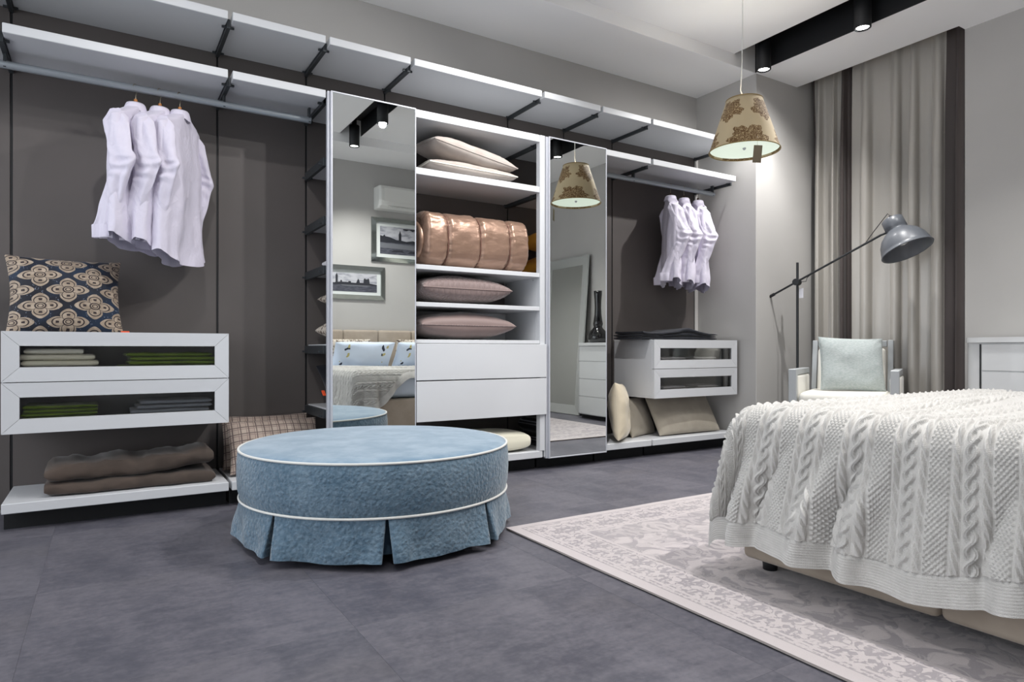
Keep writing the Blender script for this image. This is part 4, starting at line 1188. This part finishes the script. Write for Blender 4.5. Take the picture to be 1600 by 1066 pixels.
MB().bar((-hw + 0.085, dp + 0.095, 0.895), (hw - 0.085, dp + 0.095, 0.895), 0.04, 0.05, 0.004).build('back_rail', M['chair_wood'], ch, local=True)
bp = slab((-hw + 0.09, -0.05, -0.24), (hw - 0.09, 0.03, 0.24), 0.03, M['chair_fab'], 'back_cushion', None, 4); bp.parent = ch
bp.location = (0, dp - 0.002, 0.62); bp.rotation_euler = (math.radians(-12), 0, 0)
m = Mat('sage_linen', rgb(178, 184, 183), 0.85, sheen=0.2)
m.vary(rgb(158, 168, 166), 60, 0.35, 0.65, 3, (1, 4, 1)); m.bump(m.noise(380, 2, stretch=(1, 3, 1)), 0.0015, 0.6); M['sage'] = m.m
cc = cushion('cushion', 'pale sage linen cushion propped on the armchair', M['sage'], 0.46, 0.42, 0.15, (0, 0, 0), (0, 0, 0), 91, 0.045, wr=0.010, piping=M['sage'])
th_ = math.radians(-65)
loc = Matrix.Rotation(th_, 4, 'Z') @ Vector((0.03, 0.36, 0)) + Vector((4.56, 2.77, 0.735))
cc.location = loc; cc.rotation_euler = (math.radians(74), math.radians(2), math.radians(-42))

# ------------------------------------------------------------------ floor lamp
M['lampgrey'] = Mat('grey_lamp_enamel', rgb(92, 96, 102), 0.38, coat=0.2).m
M['lamppole'] = Mat('dark_lamp_steel', rgb(44, 46, 48), 0.4, metal=0.3).m
LX, LY = 4.95, 3.395
fl_ = thing('floor_lamp', 'dark grey floor lamp with dome shade on a slanting arm over the armchair', 'floor lamp', (LX, LY, 0))
MB().lathe([(0, 0.0), (0.12, 0.0), (0.122, 0.006), (0.118, 0.018), (0.02, 0.022), (0, 0.022)], 40).build('base', M['black'], fl_, local=True)
MB().tube([(0, 0, 0.02), (0, 0, 1.58)], 0.0105, 12).build('pole', M['lamppole'], fl_, local=True)
A0 = Vector((-0.06, 0.30, 1.22)); A1 = Vector((0.085, -0.66, 1.72))
piv = A0 + (A1 - A0) * 0.316
piv = Vector((0, 0, 1.415))
dr = (A1 - piv); A0 = piv - dr * 0.46
off = Vector((-0.022, -0.004, 0))
MB().tube([piv + Vector((-0.035, -0.005, 0)), piv + Vector((0.02, 0.003, 0))], 0.028, 20).build('pivot', M['lamppole'], fl_, local=True)
MB().tube([A0 + off, A1 + off], 0.0085, 10).build('arm', M['lamppole'], fl_, local=True)
MB().tube([A0 + off, A0 + off + dr * 0.17], 0.0135, 12).build('counterweight', M['black'], fl_, local=True)
hd = MB()
prof = [(0.0, 0.192), (0.070, 0.192), (0.078, 0.186), (0.080, 0.104), (0.072, 0.096), (0.082, 0.084), (0.106, 0.068), (0.140, 0.035), (0.166, -0.01), (0.180, -0.065), (0.186, -0.090), (0.190, -0.092), (0.187, -0.097), (0.178, -0.090), (0.160, -0.012), (0.130, 0.03), (0.095, 0.058), (0.05, 0.075), (0.0, 0.078)]
hd.lathe([(r_ * 0.95, z_ * 0.97) for r_, z_ in prof], 48)
HC = Vector((0.10, -0.80, 1.665))
ax = Vector((-0.25, -0.30, -0.90)).normalized()     # where the dome opens
ax = Vector((-0.02, -0.42, -0.9)).normalized()
Rm = (-ax).to_track_quat('Z', 'Y').to_matrix().to_4x4(); Rm.translation = HC
hd.xf(Rm); hd.build('dome_shade', M['lampgrey'], fl_, local=True)
bb = MB().lathe([(0.0, 0.07), (0.02, 0.065), (0.022, 0.03), (0.035, 0.0), (0.03, -0.03), (0.0, -0.042)], 20); bb.xf(Rm); bb.build('bulb', simple('opal_bulb', rgb(230, 230, 225), 0.2), fl_, local=True)
top = HC + ax * -0.186
MB().tube([top, top - ax * 0.028], [0.013, 0.011], 10).build('cable_gland', M['black'], fl_, local=True)
nk = HC - ax * 0.10
MB().tube([A1 + off, (A1 + off) * 0.4 + nk * 0.6], 0.008, 8).build('arm_joint', M['lamppole'], fl_, local=True)
c0 = top - ax * 0.028; c3 = piv + dr * 0.82 + off
MB().tube([c0, c0 - ax * 0.02 + Vector((0, 0.01, 0.005)), c0 * 0.75 + c3 * 0.25 + Vector((0, 0, 0.035)), c0 * 0.4 + c3 * 0.6 + Vector((0, 0.01, 0.01)), c3], 0.003, 6).build('cable', M['black'], fl_, local=True)
MB().tube([piv + Vector((0, -0.02, 0.0)), piv + Vector((0, -0.08, 0.0)), piv + Vector((0, -0.09, 0.03)), piv + dr * 0.16], 0.0025, 6).build('cable_loop', M['black'], fl_, local=True)
lt = MB().box((-0.001, -0.02, -0.08), (0.001, 0.02, 0.0), 0).build('paper_tag', simple('white_card', rgb(216, 216, 222), 0.7), fl_, local=True); lt.location = (0.0, -0.035, 1.36)

# ------------------------------------------------------------------ chest of drawers
CY0, CY1 = 1.00, 2.19
ch2 = thing('chest_of_drawers', 'white lacquered bow-front chest of drawers beside the bed by the right wall', 'chest of drawers', (5.15, (CY0 + CY1) / 2, 0))
def bow(y, x_in, bow_, rc=0.10):
    """front x of the bowed plan at y"""
    t = (y - CY0) / (CY1 - CY0) * 2 - 1
    x = x_in - bow_ * (1 - t * t)
    e = (1 - abs(t)) * (CY1 - CY0) / 2
    if e < rc: x += rc - math.sqrt(max(0, rc * rc - (rc - e) ** 2))
    return x
def bowslab(mb, y0, y1, z0, z1, x_in, b_, xb=5.345, n=28):
    ys = [y0 + (y1 - y0) * i / n for i in range(n + 1)]
    F1 = [(bow(y, x_in, b_), y, z0) for y in ys]; F2 = [(bow(y, x_in, b_), y, z1) for y in ys]
    mb.grid([F1, F2])
    K1 = [(xb, y, z0) for y in ys]; K2 = [(xb, y, z1) for y in ys]
    mb.grid([K1, K2], smooth=False); mb.grid([F1, K1], smooth=False); mb.grid([F2, K2], smooth=False)
    mb.add([F1[0], F2[0], K2[0], K1[0]], [(0, 1, 2, 3)]); mb.add([F1[-1], F2[-1], K2[-1], K1[-1]], [(0, 1, 2, 3)])
    return mb
bowslab(MB(), CY0, CY1, 0.055, 0.893, 5.02, 0.05).build('carcass', M['white_gloss'], ch2)
bowslab(MB(), CY0 - 0.0, CY1 + 0.0, 0.895, 0.930, 5.0, 0.05).build('top', M['white_gloss'], ch2)
bowslab(MB(), CY0 + 0.03, CY1 - 0.03, 0.0, 0.054, 5.06, 0.04).build('plinth', M['plinth'], ch2)
zz = [0.06, 0.275, 0.49, 0.705, 0.888]
for a, b in zip(zz[:-1], zz[1:]):
    n = 24; y0, y1 = CY0 + 0.005, CY1 - 0.14
    mb = MB(); ys = [y0 + (y1 - y0) * i / n for i in range(n + 1)]
    d_ = 0.008
    rows = []
    for q, (dz, o_) in enumerate(((a + 0.003, 0.0), (a + 0.005, d_), (b - 0.005, d_), (b - 0.003, 0.0))):
        rows.append([(bow(y, 5.02, 0.05) - o_ - 0.0005, y, dz) for y in ys])
    mb.grid(rows, smooth=False)
    e0 = [r[0] for r in rows]; e1 = [r[-1] for r in rows]
    mb.add(e0, [(0, 1, 2, 3)]); mb.add(e1, [(0, 1, 2, 3)])
    mb.build('drawer_front', M['white_gloss'], ch2)
MB().box((bow(CY1 - 0.128, 5.02, 0.05) - 0.004, CY1 - 0.134, 0.07), (bow(CY1 - 0.128, 5.02, 0.05) + 0.02, CY1 - 0.124, 0.885), 0).build('gap_shade', M['black'], ch2)  # black strip painting the shade of the gap beside the drawer fronts
# black vase
vs = [(0, 0.0), (0.09, 0.0), (0.115, 0.01), (0.128, 0.05), (0.125, 0.09), (0.10, 0.14), (0.065, 0.175), (0.052, 0.195), (0.058, 0.215), (0.062, 0.235), (0.055, 0.27), (0.045, 0.34), (0.040, 0.43), (0.043, 0.52), (0.050, 0.60), (0.052, 0.64), (0.048, 0.64), (0.038, 0.52), (0.034, 0.40), (0.0, 0.38)]
place(tag(MB().lathe(vs, 40).build('vase', M['black_gloss']), 'tall glossy black vase standing on the white chest of drawers', 'vase'), (5.17, 1.24, 0.931))
# leaning floor mirror
lm = thing('floor_mirror', 'large floor mirror with broad mirrored frame leaning on the right wall', 'mirror', (5.2, 0.44, 0.0))
Wm, Hm = 0.92, 2.07
tl_ = math.asin(0.155 / Hm)
def LM(p): # local y,z,thickness -> leaning
    y, z, d = p
    return (z * math.sin(tl_) - d * math.cos(tl_) - 0.03, y, z * math.cos(tl_) + d * math.sin(tl_) * 1.0 + 0.004)
def plate(y0, y1, z0, z1, d0, d1, name, mat):
    mb = MB().box((y0, z0, d0), (y1, z1, d1), 0.001)
    mb.v = [LM(p) for p in mb.v]; mb.build(name, mat, lm, local=True)
fwm = 0.12
plate(-Wm / 2, Wm / 2, 0, Hm, 0.0, 0.012, 'backing', M['black'])
plate(-Wm / 2 + fwm, Wm / 2 - fwm, fwm, Hm - fwm, 0.0125, 0.018, 'mirror_glass', M['mirror'])
fm = Mat('frame_mirror', rgb(205, 208, 206), 0.12, metal=0.55).m
def bev(pts, name):
    vs = [LM((y, z, d)) for y, z, d in pts]
    MB().add(vs, [(0, 1, 2, 3), (4, 5, 6, 7), (0, 1, 5, 4), (1, 2, 6, 5), (2, 3, 7, 6), (3, 0, 4, 7)]).build(name, fm, lm, local=True)
O = [(-Wm / 2, 0), (Wm / 2, 0), (Wm / 2, Hm), (-Wm / 2, Hm)]; I_ = [(-Wm / 2 + fwm, fwm), (Wm / 2 - fwm, fwm), (Wm / 2 - fwm, Hm - fwm), (-Wm / 2 + fwm, Hm - fwm)]
for q in range(4):
    r = (q + 1) % 4
    bev([(*O[q], 0.035), (*O[r], 0.035), (*I_[r], 0.022), (*I_[q], 0.022), (*O[q], 0.0125), (*O[r], 0.0125), (*I_[r], 0.0125), (*I_[q], 0.0125)], 'frame_bevel')

# ------------------------------------------------------------------ pictures and air conditioner on the headboard wall
M['mat_board'] = simple('mat_board', rgb(214, 218, 216), 0.7)
M['print_dark'] = simple('print_ink', rgb(40, 42, 50), 0.6); M['print_mid'] = simple('print_grey', rgb(110, 112, 118), 0.6)
m = Mat('print_sky', rgb(190, 190, 196), 0.5); m.vary(rgb(140, 142, 150), 8, 0.4, 0.7, 3, (1, 1, 3)); M['print_sky'] = m.m
m = Mat('print_water', rgb(60, 62, 72), 0.5); m.vary(rgb(90, 92, 102), 18, 0.35, 0.65, 3, (1, 1, 6)); M['print_water'] = m.m
fm2 = Mat('picture_frame_mirror', rgb(160, 165, 162), 0.06, metal=0.95).m
def picture(x0, x1, z0, z1, label, fwid, mats, shapes):
    """front faces +y; shapes: (material, [(u,v)...]) in 0..1 of the print"""
    t = thing('framed_picture', label, 'picture', ((x0 + x1) / 2, YF + 0.001, z0), group='framed black and white city prints')
    yb = YF + 0.002
    O = [(x0, z0), (x1, z0), (x1, z1), (x0, z1)]; I = [(x0 + fwid, z0 + fwid), (x1 - fwid, z0 + fwid), (x1 - fwid, z1 - fwid), (x0 + fwid, z1 - fwid)]
    for q in range(4):
        r = (q + 1) % 4
        vs = [(O[q][0], yb + 0.018, O[q][1]), (O[r][0], yb + 0.018, O[r][1]), (I[r][0], yb + 0.034, I[r][1]), (I[q][0], yb + 0.034, I[q][1])]
        vs += [(p[0], yb, p[2]) for p in vs]
        MB().add(vs, [(0, 1, 2, 3), (4, 5, 6, 7), (0, 1, 5, 4), (1, 2, 6, 5), (2, 3, 7, 6), (3, 0, 4, 7)]).build('frame_side', fm2, t)
    MB().box((x0 + fwid, yb, z0 + fwid), (x1 - fwid, yb + 0.010, z1 - fwid), 0).build('mat_board', M['mat_board'], t)
    a0, a1, c0, c1 = x0 + fwid + mats, x1 - fwid - mats, z0 + fwid + mats * 0.8, z1 - fwid - mats * 0.8
    pr = MB().box((a0, yb + 0.0102, c0), (a1, yb + 0.012, c1), 0).build('print', M['print_sky'], t)
    for k, (mt, pts) in enumerate(shapes):
        yy = yb + 0.0123 + 0.0004 * k
        MB().add([(a0 + (a1 - a0) * u_, yy, c0 + (c1 - c0) * v_) for u_, v_ in pts], [list(range(len(pts)))]).build('printed_shape', M[mt], pr)
sky1 = [(0, .42), (.04, .42), (.05, .44), (.2, .45), (.205, .47), (.3, .5), (.305, .6), (.33, .6), (.335, .5), (.45, .5), (.455, .56), (.5, .56), (.505, .48), (.60, .48), (.62, .62), (.64, .72), (.66, .62), (.67, .5), (.74, .5), (.745, .70), (.765, .76), (.78, .70), (.815, .70), (.83, .76), (.85, .70), (.86, .48), (1, .42), (1, .36), (0, .36)]
tower = [(.215, .40), (.215, .86), (.222, .88), (.235, .99), (.248, .88), (.255, .86), (.255, .40)]
picture(2.16, 3.045, 1.475, 1.895, 'wide framed skyline print, lower one in the left mirror door', 0.055, 0.05,
        [('print_water', [(0, 0), (1, 0), (1, .38), (0, .38)]), ('print_dark', sky1), ('print_dark', tower), ('print_mid', [(.3, .36), (.9, .36), (.8, .30), (.35, .30)])])
sky2 = [(0, .45), (0, .66), (.06, .64), (.10, .70), (.12, .64), (.22, .62), (.36, .54), (.50, .52), (.6, .50), (.75, .55), (.85, .50), (1, .52), (1, .42), (0, .42)]
tower2 = [(.42, .48), (.42, .76), (.43, .78), (.45, .90), (.47, .78), (.48, .76), (.48, .48)]
picture(2.867, 3.70, 1.97, 2.53, 'larger framed river print, upper one in the left mirror door', 0.055, 0.06,
        [('print_water', [(0, 0), (1, 0), (1, .45), (0, .45)]), ('print_dark', sky2), ('print_dark', tower2), ('print_mid', [(0, .22), (1, .20), (1, .36), (0, .40)]), ('print_dark', [(.25, .08), (.30, .15), (.5, .17), (.54, .1)]), ('print_dark', [(.62, .08), (.7, .15), (.95, .16), (.98, .08)]),
         ('print_dark', [(.52, .92), (.60, .90), (.66, .94), (.74, .89), (.82, .95), (.95, .90), (.95, .97), (.52, .96)])])
ac = thing('air_conditioner', 'white wall air conditioner above the framed prints', 'air conditioner', (3.32, YF, 2.62))
pts = [(0.0, 0.0), (0.14, 0.0), (0.20, 0.035), (0.215, 0.09), (0.205, 0.24), (0.17, 0.285), (0.0, 0.29)]
mb = MB(); xs = [2.905, 2.912, 2.93, 3.71, 3.728, 3.735]; sc_ = [0.86, 0.95, 1, 1, 0.95, 0.86]
rows = [[(xq, YF + 0.001 + p[0] * s_, 2.62 + 0.145 + (p[1] - 0.145) * (0.5 + 0.5 * s_)) for p in pts] for xq, s_ in zip(xs, sc_)]
mb.grid(rows, smooth=False); mb.add(rows[0], [list(range(len(pts)))]); mb.add(rows[-1], [list(range(len(pts)))])
pw = simple('white_abs', rgb(222, 222, 218), 0.35)
mb.build('body', pw, ac)
MB().bar((3.02, YF + 0.175, 2.640), (3.70, YF + 0.175, 2.640), 0.075, 0.008).build('air_flap', pw, ac)
MB().box((2.96, YF + 0.2155, 2.70), (3.71, YF + 0.222, 2.87), 0.002).build('front_cover', pw, ac)
